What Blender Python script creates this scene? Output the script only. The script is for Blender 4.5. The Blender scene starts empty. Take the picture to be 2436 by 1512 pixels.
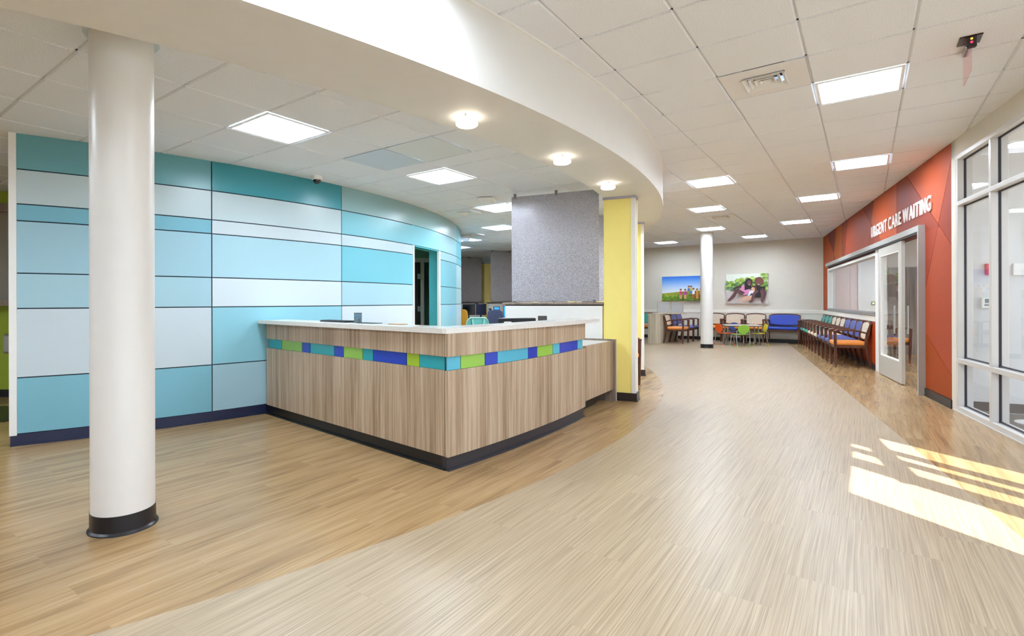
import bpy, math, random
from math import sin, cos, pi, radians, atan2, hypot, sqrt
from mathutils import Vector, Matrix
random.seed(7)
S = bpy.context.scene
COL = S.collection

# ------------------------------------------------------------------ camera, world, sun, exposure
EYE = 1.2375
FPX, CX, CY, ROLL = 1244.54, 1130.01, 717.0, -0.0031
cam_d = bpy.data.cameras.new('camera')
cam = bpy.data.objects.new('camera', cam_d); COL.objects.link(cam)
cam_d.sensor_fit = 'HORIZONTAL'; cam_d.sensor_width = 36.0
cam_d.lens = FPX/2436*36.0
cam_d.shift_x = (1218-CX)/2436
cam_d.shift_y = -(756-CY)/2436
cam_d.clip_start = 0.05; cam_d.clip_end = 300
c_, s_ = cos(ROLL), sin(ROLL)
cam.matrix_world = Matrix(((c_, -s_, 0, 0), (0, 0, -1, 0), (s_, c_, 0, EYE), (0, 0, 0, 1)))
S.camera = cam

SUN_AZ, SUN_EL = radians(-16.0), radians(52.6)          # direction the light travels: azimuth 344 deg
sd = bpy.data.lights.new('sun', 'SUN'); sd.energy = 9.0; sd.angle = radians(0.6); sd.color = (1.0, 0.97, 0.93)
so = bpy.data.objects.new('sun', sd); COL.objects.link(so)
ldir = Vector((sin(SUN_AZ)*cos(SUN_EL), cos(SUN_AZ)*cos(SUN_EL), -sin(SUN_EL)))
so.rotation_euler = ldir.to_track_quat('-Z', 'Y').to_euler(); so.location = (3, -4, 8)

W = bpy.data.worlds.new('sky'); S.world = W; W.use_nodes = True
wb = W.node_tree.nodes['Background']
wb.inputs[0].default_value = (0.76, 0.85, 1.0, 1); wb.inputs[1].default_value = 1.15
LAMP = 32.0                                              # emission of the recessed ceiling lights
S.view_settings.view_transform = 'Standard'; S.view_settings.look = 'None'
S.view_settings.exposure = 1.1; S.view_settings.gamma = 1.0
S.view_settings.use_curve_mapping = False
S.cycles.max_bounces = 8; S.cycles.diffuse_bounces = 7; S.cycles.transparent_max_bounces = 12
S.cycles.use_denoising = True
S.cycles.caustics_reflective = False; S.cycles.caustics_refractive = False
S.cycles.sample_clamp_indirect = 6.0

# ------------------------------------------------------------------ frames of the building
TH = 0.6404
def G(a, b):            # ceiling / floor grid axes
    return (a*cos(TH)+b*sin(TH), -a*sin(TH)+b*cos(TH))
C0 = (-7.80, 11.0)      # centre of all the curved parts
def PR(R, ph):
    p = radians(ph); return (C0[0]+R*cos(p), C0[1]+R*sin(p))
L0 = (5.435, 5.965); LD = (0.448057, 0.894005); LN = (-0.894005, 0.448057)
def LW(s, n):           # along the orange wall, out of the wall into the hall
    return (L0[0]+s*LD[0]+n*LN[0], L0[1]+s*LD[1]+n*LN[1])
ZL, ZR, ZB = 2.709, 3.034, 2.545
R_OUT, R_IN, R_TEAL, R_DESK = 11.065, 10.395, 7.51, 10.46

# ------------------------------------------------------------------ materials
def lin(h):
    h = h.lstrip('#'); v = [int(h[i:i+2], 16)/255 for i in (0, 2, 4)]
    return tuple((x/12.92 if x <= .04045 else ((x+.055)/1.055)**2.4) for x in v)+(1,)
MATS = {}
def mat(name, col='#ffffff', rough=.5, metal=0, spec=.5, emit=0, noise=0, nscale=8, bump=0, bscale=200, coat=0):
    if name in MATS: return MATS[name]
    m = bpy.data.materials.new(name); m.use_nodes = True; nt = m.node_tree; b = nt.nodes['Principled BSDF']
    c = lin(col) if isinstance(col, str) else col
    b.inputs['Base Color'].default_value = c; b.inputs['Roughness'].default_value = rough
    b.inputs['Metallic'].default_value = metal; b.inputs['Specular IOR Level'].default_value = spec
    b.inputs['Coat Weight'].default_value = coat
    if emit:
        b.inputs['Emission Color'].default_value = c; b.inputs['Emission Strength'].default_value = emit
    tc = nt.nodes.new('ShaderNodeTexCoord')
    if noise or True:
        n = nt.nodes.new('ShaderNodeTexNoise'); n.inputs['Scale'].default_value = nscale; n.inputs['Detail'].default_value = 3
        nt.links.new(tc.outputs['Object'], n.inputs['Vector'])
        mx = nt.nodes.new('ShaderNodeMix'); mx.data_type = 'RGBA'; mx.blend_type = 'MULTIPLY'
        mx.inputs[0].default_value = 1.0
        cr = nt.nodes.new('ShaderNodeMapRange'); am = noise or .02
        cr.inputs['From Min'].default_value = .3; cr.inputs['From Max'].default_value = .7
        cr.inputs['To Min'].default_value = 1-am; cr.inputs['To Max'].default_value = 1.0
        nt.links.new(n.outputs['Fac'], cr.inputs['Value']); mx.inputs[6].default_value = c
        nt.links.new(cr.outputs['Result'], mx.inputs[7]); nt.links.new(mx.outputs[2], b.inputs['Base Color'])
    if bump:
        n2 = nt.nodes.new('ShaderNodeTexNoise'); n2.inputs['Scale'].default_value = bscale
        nt.links.new(tc.outputs['Object'], n2.inputs['Vector'])
        bp = nt.nodes.new('ShaderNodeBump'); bp.inputs['Strength'].default_value = bump; bp.inputs['Distance'].default_value = .002
        nt.links.new(n2.outputs['Fac'], bp.inputs['Height']); nt.links.new(bp.outputs[0], b.inputs['Normal'])
    MATS[name] = m; return m

def nodes_of(name, rough=.4, spec=.5):
    m = bpy.data.materials.new(name); m.use_nodes = True; nt = m.node_tree; b = nt.nodes['Principled BSDF']
    b.inputs['Roughness'].default_value = rough; b.inputs['Specular IOR Level'].default_value = spec
    MATS[name] = m
    N = lambda t, **k: [setattr(x, kk, v) for x in [nt.nodes.new('ShaderNode'+t)] for kk, v in k.items()] and None
    return m, nt, b
def nn(nt, t): return nt.nodes.new('ShaderNode'+t)
def ramp(nt, stops):
    r = nn(nt, 'ValToRGB'); e = r.color_ramp.elements
    while len(e) < len(stops): e.new(.5)
    for x, (p, c) in zip(e, stops): x.position = p; x.color = lin(c)
    return r
def grid_coords(nt, rot=TH):
    tc = nn(nt, 'TexCoord'); mp = nn(nt, 'Mapping'); mp.inputs['Rotation'].default_value = (0, 0, rot)
    nt.links.new(tc.outputs['Object'], mp.inputs['Vector']); return mp.outputs['Vector']   # x = a, y = b
def swap_xy(nt, v):
    sx = nn(nt, 'SeparateXYZ'); cb = nn(nt, 'CombineXYZ'); nt.links.new(v, sx.inputs[0])
    nt.links.new(sx.outputs[1], cb.inputs[0]); nt.links.new(sx.outputs[0], cb.inputs[1]); return cb.outputs[0]
def mulv(nt, v, k):
    m = nn(nt, 'VectorMath'); m.operation = 'MULTIPLY'; m.inputs[1].default_value = k; nt.links.new(v, m.inputs[0]); return m.outputs[0]
def addv(nt, a, b):
    m = nn(nt, 'VectorMath'); m.operation = 'ADD'; nt.links.new(a, m.inputs[0]); nt.links.new(b, m.inputs[1]); return m.outputs[0]
def mix(nt, a, b, f, mode='MIX'):
    m = nn(nt, 'Mix'); m.data_type = 'RGBA'; m.blend_type = mode
    for sck, v in ((0, f), (6, a), (7, b)):
        if isinstance(v, (int, float)): m.inputs[sck].default_value = v if sck == 0 else (v, v, v, 1)
        elif isinstance(v, tuple): m.inputs[sck].default_value = v
        else: nt.links.new(v, m.inputs[sck])
    return m.outputs[2]
def tex(nt, v, scale, detail=4, rough=.55, kind='TexNoise', dist=0):
    n = nn(nt, kind); n.inputs['Scale'].default_value = scale; n.inputs['Detail'].default_value = detail
    n.inputs['Roughness'].default_value = rough; n.inputs['Distortion'].default_value = dist
    nt.links.new(v, n.inputs['Vector']); return n.outputs['Fac']

def plank_floor(name, w, l, stops, seam, streak, rough, strength):
    m, nt, b = nodes_of(name, rough, .5)
    v = grid_coords(nt); sv = swap_xy(nt, v)            # x along the plank
    br = nn(nt, 'TexBrick'); br.offset = .37; br.offset_frequency = 2
    br.inputs['Scale'].default_value = 1; br.inputs['Brick Width'].default_value = l; br.inputs['Row Height'].default_value = w
    br.inputs['Mortar Size'].default_value = .0012; br.inputs['Mortar Smooth'].default_value = .3
    br.inputs['Color1'].default_value = (0, 0, 0, 1); br.inputs['Color2'].default_value = (1, 1, 1, 1)
    br.inputs['Mortar'].default_value = (.5, .5, .5, 1)
    nt.links.new(sv, br.inputs['Vector'])
    off = mulv(nt, br.outputs['Color'], (7.3, 3.1, 0))
    warp = addv(nt, sv, off)
    wn = nn(nt, 'TexNoise'); wn.inputs['Scale'].default_value = 1.4; wn.inputs['Detail'].default_value = 2
    nt.links.new(warp, wn.inputs['Vector'])
    wv = addv(nt, warp, mulv(nt, wn.outputs['Color'], (0, .05*strength, 0)))
    g1 = tex(nt, mulv(nt, wv, (streak[0], streak[1], 1)), 1, 5, .62)
    g2 = tex(nt, mulv(nt, wv, (streak[0]*2.5, streak[1]*(5.5 if streak[1] < 50 else 3.0), 1)), 1, 4, .6)
    f = mix(nt, g1, g2, .42 if streak[1] < 50 else .45)
    r = ramp(nt, stops); nt.links.new(f, r.inputs['Fac'])
    tone = nn(nt, 'MapRange'); nt.links.new(br.outputs['Color'], tone.inputs['Value'])
    tone.inputs['To Min'].default_value = .965; tone.inputs['To Max'].default_value = 1.02
    c = mix(nt, r.outputs[0], tone.outputs[0], 1.0, 'MULTIPLY')
    fm = nn(nt, 'Math'); fm.operation = 'MULTIPLY'; nt.links.new(br.outputs['Fac'], fm.inputs[0]); fm.inputs[1].default_value = seam
    c = mix(nt, c, lin('#8f7a60'), fm.outputs[0])
    nt.links.new(c, b.inputs['Base Color'])
    bp = nn(nt, 'Bump'); bp.inputs['Strength'].default_value = .12; bp.inputs['Distance'].default_value = .0015
    nt.links.new(g2, bp.inputs['Height']); nt.links.new(bp.outputs[0], b.inputs['Normal'])
    return m
M_WOODFLOOR = plank_floor('oak plank vinyl', .235, 1.22, [(.26, '#6c4f34'), (.40, '#8a6c47'), (.50, '#9e7e56'), (.60, '#ab8c64'), (.76, '#b69a74')], .4, (.75, 12), .25, 1.3)
M_LIGHTFLOOR = plank_floor('linear striped vinyl', .305, .914, [(.30, '#705e49'), (.42, '#8e7a61'), (.5, '#a28d72'), (.58, '#ae9a7e'), (.72, '#baa88d')], .45, (.9, 115), .36, .25)

def wood_lam(name, stops, sx=26, zs=1.0, rough=.38, axis='Z'):
    m, nt, b = nodes_of(name, rough, .4)
    tc = nn(nt, 'TexCoord')
    v = tc.outputs['Object']
    k = {'Z': (sx, sx, zs), 'X': (zs, sx, sx)}[axis]
    wn = nn(nt, 'TexNoise'); wn.inputs['Scale'].default_value = 2.0; nt.links.new(v, wn.inputs['Vector'])
    wv = addv(nt, v, mulv(nt, wn.outputs['Color'], (.02, .02, 0)))
    g1 = tex(nt, mulv(nt, wv, k), 1, 6, .65)
    g2 = tex(nt, mulv(nt, wv, (k[0]*.25, k[1]*.25, k[2]*.4)), 1, 2, .5)
    f = mix(nt, g1, g2, .35)
    r = ramp(nt, stops); nt.links.new(f, r.inputs['Fac']); nt.links.new(r.outputs[0], b.inputs['Base Color'])
    return m
M_LAM = wood_lam('driftwood laminate', [(.30, '#7f6953'), (.42, '#9f876d'), (.52, '#b59e84'), (.6, '#c4b098'), (.72, '#d3c3ae')], 44, .9)
M_LAM2 = wood_lam('pale laminate', [(.35, '#a99b85'), (.5, '#c4b8a2'), (.65, '#d5cbb8')], 22, .8)
M_LAM3 = wood_lam('grey brown laminate', [(.35, '#6e6055'), (.5, '#8b7c6f'), (.65, '#a09183')], 24, .8)
M_CHAIRWOOD = wood_lam('walnut chair wood', [(.35, '#3d2117'), (.5, '#5a3324'), (.65, '#7a4c36')], 40, 6, .32)

def tile_mat():
    m, nt, b = nodes_of('acoustic ceiling tile', .85, .2)
    tc = nn(nt, 'TexCoord'); n = tex(nt, tc.outputs['Object'], 150, 3, .7)
    r = ramp(nt, [(.35, '#dbdfe6'), (.5, '#ebeef3'), (.65, '#f4f7fb')]); nt.links.new(n, r.inputs['Fac'])
    nt.links.new(r.outputs[0], b.inputs['Base Color'])
    bp = nn(nt, 'Bump'); bp.inputs['Strength'].default_value = .5; bp.inputs['Distance'].default_value = .003
    nt.links.new(n, bp.inputs['Height']); nt.links.new(bp.outputs[0], b.inputs['Normal'])
    return m
M_TILE = tile_mat()
def quartz():
    m, nt, b = nodes_of('speckled quartz', .18, .5)
    tc = nn(nt, 'TexCoord'); n = tex(nt, tc.outputs['Object'], 260, 2, .7)
    r = ramp(nt, [(.33, '#b9b1a3'), (.45, '#dedad2'), (.6, '#efece6')]); nt.links.new(n, r.inputs['Fac'])
    nt.links.new(r.outputs[0], b.inputs['Base Color']); return m
M_QUARTZ = quartz()
def resin():
    m, nt, b = nodes_of('textured resin screen', .3, .5)
    tc = nn(nt, 'TexCoord'); sn = nn(nt, 'VectorMath'); sn.operation = 'SNAP'; sn.inputs[1].default_value = (.0045,)*3
    nt.links.new(tc.outputs['Object'], sn.inputs[0])
    wn = nn(nt, 'TexWhiteNoise'); nt.links.new(sn.outputs[0], wn.inputs['Vector'])
    big = tex(nt, tc.outputs['Object'], 1.1, 2, .5)
    mr = nn(nt, 'MapRange'); nt.links.new(wn.outputs['Value'], mr.inputs['Value'])
    mr.inputs['From Min'].default_value = .42; mr.inputs['From Max'].default_value = .58
    r = ramp(nt, [(0, '#9f9a9d'), (1, '#bdb9c0')]); nt.links.new(mr.outputs[0], r.inputs['Fac'])
    nt.links.new(r.outputs[0], b.inputs['Base Color'])
    rr = nn(nt, 'MapRange'); nt.links.new(wn.outputs['Value'], rr.inputs['Value'])
    rr.inputs['To Min'].default_value = .18; rr.inputs['To Max'].default_value = .5
    nt.links.new(rr.outputs[0], b.inputs['Roughness'])
    bp = nn(nt, 'Bump'); bp.inputs['Strength'].default_value = .35; bp.inputs['Distance'].default_value = .004
    nt.links.new(wn.outputs['Value'], bp.inputs['Height']); nt.links.new(bp.outputs[0], b.inputs['Normal'])
    b.inputs['Metallic'].default_value = .25
    return m
M_RESIN = resin()
def pattern_fabric():
    m, nt, b = nodes_of('cream patterned fabric', .75, .2)
    tc = nn(nt, 'TexCoord'); v = mulv(nt, tc.outputs['Object'], (1, 1, 1))
    sx = nn(nt, 'SeparateXYZ'); cb = nn(nt, 'CombineXYZ'); nt.links.new(v, sx.inputs[0])
    nt.links.new(sx.outputs[0], cb.inputs[0]); nt.links.new(sx.outputs[2], cb.inputs[1])
    br = nn(nt, 'TexBrick'); br.inputs['Scale'].default_value = 1; br.inputs['Brick Width'].default_value = .05
    br.inputs['Row Height'].default_value = .021; br.inputs['Mortar Size'].default_value = .0026
    br.inputs['Color1'].default_value = lin('#e9e2d2'); br.inputs['Color2'].default_value = lin('#dccfb6')
    br.inputs['Mortar'].default_value = lin('#8a7565'); nt.links.new(cb.outputs[0], br.inputs['Vector'])
    nt.links.new(br.outputs['Color'], b.inputs['Base Color']); return m
M_PATTERN = pattern_fabric()
def glass_mat(name, tint=(1, 1, 1, 1), refl=.9):
    m = bpy.data.materials.new(name); m.use_nodes = True; nt = m.node_tree
    for x in list(nt.nodes): nt.nodes.remove(x)
    o = nn(nt, 'OutputMaterial'); mx = nn(nt, 'MixShader'); t = nn(nt, 'BsdfTransparent'); g = nn(nt, 'BsdfGlossy')
    fr = nn(nt, 'Fresnel'); ge = nn(nt, 'NewGeometry'); mr = nn(nt, 'MapRange')
    mr.inputs['To Min'].default_value = 1.45; mr.inputs['To Max'].default_value = 1/1.45
    nt.links.new(ge.outputs['Backfacing'], mr.inputs['Value']); nt.links.new(mr.outputs[0], fr.inputs['IOR'])
    t.inputs[0].default_value = tint; g.inputs['Roughness'].default_value = .0
    g.inputs[0].default_value = (refl, refl, refl, 1)
    ml = nn(nt, 'Math'); ml.operation = 'MULTIPLY'; ml.inputs[1].default_value = .42; nt.links.new(fr.outputs[0], ml.inputs[0]); nt.links.new(ml.outputs[0], mx.inputs[0]); nt.links.new(t.outputs[0], mx.inputs[1]); nt.links.new(g.outputs[0], mx.inputs[2])
    nt.links.new(mx.outputs[0], o.inputs[0]); MATS[name] = m; return m
M_GLASS = glass_mat('clear glass', (.97, .98, .98, 1))
M_ACRYL = glass_mat('pink acrylic', (1.0, .86, .87, 1))
M_CUP = glass_mat('smoky mesh', (.45, .55, .6, 1))

M_PAINT = mat('cream paint', '#e8e6e0', .75, spec=.25, bump=.15, bscale=300)
M_BEAM = mat('warm white soffit paint', '#e4e3e0', .6, spec=.3, bump=.1, bscale=300)
M_WALLBG = mat('beige wall paint', '#d8d1c4', .7, spec=.25, bump=.15, bscale=300)
M_WHITE = mat('white trim', '#efeeea', .45)
M_WHITEW = mat('white satin wall', '#e6e5e1', .4)
M_COLUMN = mat('ivory column paint', '#e6e3de', .32, spec=.45)
M_BLACKBASE = mat('black rubber base', '#1b1a1f', .33, spec=.5)
M_BROWNBASE = mat('brown rubber base', '#2b201d', .4, spec=.4)
M_GREYBASE = mat('grey rubber base', '#5c5450', .6)
M_ALU = mat('anodised aluminium', '#d2cec9', .35, metal=.15, spec=.5)
M_ALUG = mat('grey door frame paint', '#a5a39e', .4)
M_DOOR = mat('warm grey door paint', '#bdb7ae', .4)
M_GASKET = mat('black gasket', '#23222c', .5)
M_STEEL = mat('brushed steel', '#b8b8b6', .28, metal=.9)
M_CHROME = mat('satin chrome', '#c9c9c8', .18, metal=1)
M_YELLOW = mat('yellow laminate', '#fbe98a', .4, spec=.35)
M_GREEN = mat('lime green paint', '#a3b83a', .7)
M_TEALIN = mat('sea green paint', '#7fb59f', .7)
M_RAIL = mat('cream chair rail', '#ece6db', .5)
M_JOINT = mat('dark reveal', '#16303f', .6)
M_OJOINT = mat('dark red reveal', '#5e1e12', .6)
M_BLACK = mat('black plastic', '#15161a', .4)
M_NAVY = mat('navy shell plastic', '#2e3958', .35)
M_DARK = mat('charcoal', '#2a2828', .6)
M_LIGHTW = mat('light housing white', '#f4f4f2', .5)
M_GRILLE = mat('diffuser white metal', '#e6e4e4', .4)
M_VENTDARK = mat('vent throat', '#3a3835', .8)
M_LENS = mat('glowing lens', (.76, .87, 1.0, 1), .5, emit=LAMP)
M_LAMPSH = mat('glowing opal glass', '#fff4e0', .3, emit=3.2)
M_BLUEVINYL = mat('royal blue vinyl', '#1f3fa8', .4, spec=.45)
M_SLATE = mat('slate blue vinyl', '#5560a0', .45)
M_TEALV = mat('teal vinyl', '#3f9f93', .42)
M_TEALS = mat('turquoise seat vinyl', '#5fc0ae', .42)
M_ORANGEV = mat('orange vinyl', '#ee9440', .42)
M_CREAMV = mat('cream vinyl', '#efd9bb', .45)
M_CARPET = mat('dark grey carpet', '#77706a', .95, spec=.1, noise=.35, nscale=60, bump=.6, bscale=400)
M_CONC = mat('weathered concrete', '#94938f', .9, noise=.15, nscale=3)
M_DARKDOOR = wood_lam('dark brown door', [(.35, '#21110c'), (.5, '#2f1a12'), (.65, '#43271b')], 24, .8)

# ------------------------------------------------------------------ mesh builder
class MB:
    def __init__(s): s.v = []; s.f = []; s.m = []
    def add(s, vs, fs, mi=0):
        o = len(s.v); s.v += [tuple(x) for x in vs]
        for f in fs: s.f.append([o+i for i in f]); s.m.append(mi)
        return s
    def box(s, x0, x1, y0, y1, z0, z1, mi=0):
        return s.prism([(x0, y0), (x1, y0), (x1, y1), (x0, y1)], z0, z1, mi)
    def prism(s, pts, z0, z1, mi=0, mtop=None, mbot=None):
        A = sum(pts[i][0]*pts[(i+1) % len(pts)][1]-pts[(i+1) % len(pts)][0]*pts[i][1] for i in range(len(pts)))
        if A < 0: pts = pts[::-1]
        n = len(pts); vs = [(x, y, z0) for x, y in pts]+[(x, y, z1) for x, y in pts]
        s.add(vs, [[i, (i+1) % n, n+(i+1) % n, n+i] for i in range(n)], mi)
        o = len(s.v)-2*n
        s.f.append([o+i for i in range(n)][::-1]); s.m.append(mi if mbot is None else mbot)
        s.f.append([o+n+i for i in range(n)]); s.m.append(mi if mtop is None else mtop)
        return s
    def obox(s, o, ax, ay, az, mi=0):          # corner + three edge vectors
        o, ax, ay, az = map(Vector, (o, ax, ay, az))
        if ax.cross(ay).dot(az) < 0: ax, ay = ay, ax
        c = [o, o+ax, o+ax+ay, o+ay, o+az, o+ax+az, o+ax+ay+az, o+ay+az]
        return s.add(c, [[3, 2, 1, 0], [4, 5, 6, 7], [0, 1, 5, 4], [1, 2, 6, 5], [2, 3, 7, 6], [3, 0, 4, 7]], mi)
    def lbox(s, s0, s1, n0, n1, z0, z1, mi=0):  # box in orange-wall coordinates
        return s.prism([LW(s0, n0), LW(s1, n0), LW(s1, n1), LW(s0, n1)], z0, z1, mi)
    def gbox(s, a0, a1, b0, b1, z0, z1, mi=0):
        return s.prism([G(a0, b0), G(a1, b0), G(a1, b1), G(a0, b1)], z0, z1, mi)
    def arc(s, r0, r1, p0, p1, z0, z1, mi=0, n=None):
        n = n or max(2, int(abs(p1-p0)/1.2)); vs = []; fs = []
        for i in range(n+1):
            p = p0+(p1-p0)*i/n; a = PR(r0, p); b = PR(r1, p)
            vs += [(*a, z0), (*b, z0), (*b, z1), (*a, z1)]
        for i in range(n):
            k = 4*i; fs += [[k, k+4, k+5, k+1], [k+1, k+5, k+6, k+2], [k+2, k+6, k+7, k+3], [k+3, k+7, k+4, k]]
        fs += [[0, 1, 2, 3], [4*n+3, 4*n+2, 4*n+1, 4*n]]
        return s.add(vs, fs, mi)
    def cyl(s, p0, p1, r0, r1=None, n=20, mi=0, cap=True):
        r1 = r0 if r1 is None else r1; p0, p1 = Vector(p0), Vector(p1); d = (p1-p0).normalized()
        u = d.orthogonal().normalized(); w = d.cross(u); vs = []
        for p, r in ((p0, r0), (p1, r1)):
            vs += [p+(u*cos(2*pi*i/n)+w*sin(2*pi*i/n))*r for i in range(n)]
        fs = [[i, (i+1) % n, n+(i+1) % n, n+i] for i in range(n)]
        if cap: fs += [list(range(n))[::-1], list(range(n, 2*n))]
        return s.add(vs, fs, mi)
    def lathe(s, x, y, prof, n=40, mi=0):
        vs = []; fs = []; m = len(prof)
        for r, z in prof: vs += [(x+r*cos(2*pi*i/n), y+r*sin(2*pi*i/n), z) for i in range(n)]
        for k in range(m-1):
            for i in range(n):
                j = (i+1) % n; fs.append([k*n+i, k*n+j, (k+1)*n+j, (k+1)*n+i])
        fs.append(list(range(n))[::-1]); fs.append([(m-1)*n+i for i in range(n)])
        return s.add(vs, fs, mi)
    def tube(s, pts, r, n=10, mi=0):
        pts = [Vector(p) for p in pts]; vs = []; fs = []; u = None
        for i, p in enumerate(pts):
            d = (pts[min(i+1, len(pts)-1)]-pts[max(i-1, 0)]).normalized()
            u = d.orthogonal().normalized() if u is None else (u-d*u.dot(d)).normalized()
            w = d.cross(u); vs += [p+(u*cos(2*pi*k/n)+w*sin(2*pi*k/n))*r for k in range(n)]
        for i in range(len(pts)-1):
            for k in range(n):
                j = (k+1) % n; fs.append([i*n+k, i*n+j, (i+1)*n+j, (i+1)*n+k])
        fs += [list(range(n))[::-1], [(len(pts)-1)*n+k for k in range(n)]]
        return s.add(vs, fs, mi)
    def sweep(s, pts, side, w, h, mi=0):       # rectangular bar along a path; w along side, h across
        pts = [Vector(p) for p in pts]; side = Vector(side).normalized(); vs = []; fs = []
        for i, p in enumerate(pts):
            d = (pts[min(i+1, len(pts)-1)]-pts[max(i-1, 0)]).normalized(); up = side.cross(d).normalized()
            ww = w[i] if isinstance(w, (list, tuple)) else w; hh = h[i] if isinstance(h, (list, tuple)) else h
            vs += [p+side*ww/2+up*hh/2, p-side*ww/2+up*hh/2, p-side*ww/2-up*hh/2, p+side*ww/2-up*hh/2]
        for i in range(len(pts)-1):
            for k in range(4):
                j = (k+1) % 4; fs.append([4*i+k, 4*i+j, 4*i+4+j, 4*i+4+k])
        e = 4*(len(pts)-1); fs += [[3, 2, 1, 0], [e, e+1, e+2, e+3]]
        return s.add(vs, fs, mi)
    def plate(s, outline, origin, ux, uz, uy, mi=0):   # 2-D outline in (ux,uz) extruded by vector uy
        o, ux, uz, uy = map(Vector, (origin, ux, uz, uy)); n = len(outline)
        a = [o+ux*x+uz*z for x, z in outline]; b = [p+uy for p in a]
        return s.add(a+b, [list(range(n)), [n+i for i in range(n)][::-1]]+[[(i+1) % n, i, n+i, n+(i+1) % n] for i in range(n)], mi)
    def build(s, name, mats, parent=None, smooth=False, bevel=0, seg=2, local=False):
        if not isinstance(mats, (list, tuple)): mats = [mats]
        vs = s.v
        if parent is not None and not local:
            inv = parent.matrix_basis.inverted()
            pp = parent.parent
            while pp is not None:
                inv = inv @ pp.matrix_basis.inverted(); pp = pp.parent
            vs = [tuple(inv @ Vector(v)) for v in vs]; org = None
        elif parent is None:
            xs = [v[0] for v in vs]; ys = [v[1] for v in vs]; zs = [v[2] for v in vs]
            org = ((min(xs)+max(xs))/2, (min(ys)+max(ys))/2, min(zs))
            vs = [(v[0]-org[0], v[1]-org[1], v[2]-org[2]) for v in vs]
        else: org = None
        me = bpy.data.meshes.new(name); me.from_pydata(vs, [], s.f)
        for m in mats: me.materials.append(m)
        for p, mi in zip(me.polygons, s.m): p.material_index = mi
        me.validate(); me.update()
        import bmesh as _b
        bm = _b.new(); bm.from_mesh(me); _b.ops.recalc_face_normals(bm, faces=bm.faces); bm.to_mesh(me); bm.free()
        if smooth:
            me.shade_smooth()
            try: me.set_sharp_from_angle(angle=radians(38))
            except Exception: pass
        o = bpy.data.objects.new(name, me); COL.objects.link(o)
        if org: o.location = org
        if parent is not None: o.parent = parent
        if bevel:
            b = o.modifiers.new('bevel', 'BEVEL'); b.width = bevel; b.segments = seg; b.limit_method = 'ANGLE'; b.angle_limit = radians(40)
        return o
def frame_obj(name, mb_frame, mats):                    # used for floors: world coordinates kept for the textures
    me = bpy.data.meshes.new(name); me.from_pydata(mb_frame.v, [], mb_frame.f)
    for m in mats: me.materials.append(m)
    for p, mi in zip(me.polygons, mb_frame.m): p.material_index = mi
    me.update(); o = bpy.data.objects.new(name, me); COL.objects.link(o); return o
def tag(o, label, cat, group=None, kind=None):
    o['label'] = label; o['category'] = cat
    if group: o['group'] = group
    if kind: o['kind'] = kind
    return o
def struct(o, label=None):
    o['kind'] = 'structure'
    if label: o['label'] = label
    return o
def thing(name, xy, label, cat, group=None, rz=0, z=0):
    o = bpy.data.objects.new(name, None); COL.objects.link(o); o.empty_display_size = .1
    o.location = (xy[0], xy[1], z); o.rotation_euler = (0, 0, rz)
    o.matrix_basis = Matrix.Translation((xy[0], xy[1], z)) @ Matrix.Rotation(rz, 4, 'Z')
    return tag(o, label, cat, group)
def copy_tree(o, parent=None):
    c = o.copy(); COL.objects.link(c)
    if parent is not None: c.parent = parent
    for ch in list(o.children): copy_tree(ch, c)
    return c
def place(root, xy, rz, label, group=None, z=0):
    root.location = (xy[0], xy[1], z); root.rotation_euler = (0, 0, rz); root['label'] = label
    if group: root['group'] = group
    elif 'group' in root: del root['group']
    return root

# ================================================================== FLOOR
NB = .865
arcp = [PR(R_OUT, p) for p in [x*1.0 for x in range(-88, 91, 1)]]
fl = MB()
# oak plank disc inside the circle
fl.add([(*PR(R_OUT, p), 0) for p in range(-88, 91, 1)]+[(-17.5, 22, 0), (-17.5, 0, 0)], [list(range(181))], 0)
# striped vinyl between the circle and the straight edge
edge = [LW(s, NB) for s in (-13.5, 13.5)]
far = [(arcp[-1][0], 26), (edge[1][0], 26)]
fl.add([(*p, 0) for p in arcp]+[(*far[0], 0), (*far[1], 0), (*edge[1], 0), (*edge[0], 0), (edge[0][0], -8, 0), (arcp[0][0], -8, 0)],
       [list(range(len(arcp)))[::-1]+[len(arcp)+i for i in (5, 4, 3, 2, 1, 0)]], 1)
# oak plank strip between the straight edge and the orange wall
fl.add([(*LW(s, n), 0) for s, n in ((-13.5, NB), (-4.9, NB), (-4.9, 0), (-.06, 0), (-.06, -.02), (.9, -.02), (.95, -4.3), (13.5, -4.3), (13.5, NB))][::-1], [list(range(9))], 0)
struct(frame_obj('floor', fl, [M_WOODFLOOR, M_LIGHTFLOOR]))

# ================================================================== CEILINGS
T = .6096
def tiles(mb, a_lines, b_lines, z, skip, keep, gap=.0135, drop=.011):
    for i in range(len(a_lines)-1):
        for j in range(len(b_lines)-1):
            if (i, j) in skip: continue
            a0, a1, b0, b1 = a_lines[i], a_lines[i+1], b_lines[j], b_lines[j+1]
            if not keep(G((a0+a1)/2, (b0+b1)/2)): continue
            mb.add([(*G(a, b), zz) for zz, g in ((z+drop, gap*.4), (z, gap)) for a, b in ((a0+g, b0+g), (a1-g, b0+g), (a1-g, b1-g), (a0+g, b1-g))],
                   [[4, 5, 6, 7], [0, 1, 5, 4], [1, 2, 6, 5], [2, 3, 7, 6], [3, 0, 4, 7]], 0)
M_TBAR = mat('ceiling grid metal', '#d4d6d9', .5)
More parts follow.
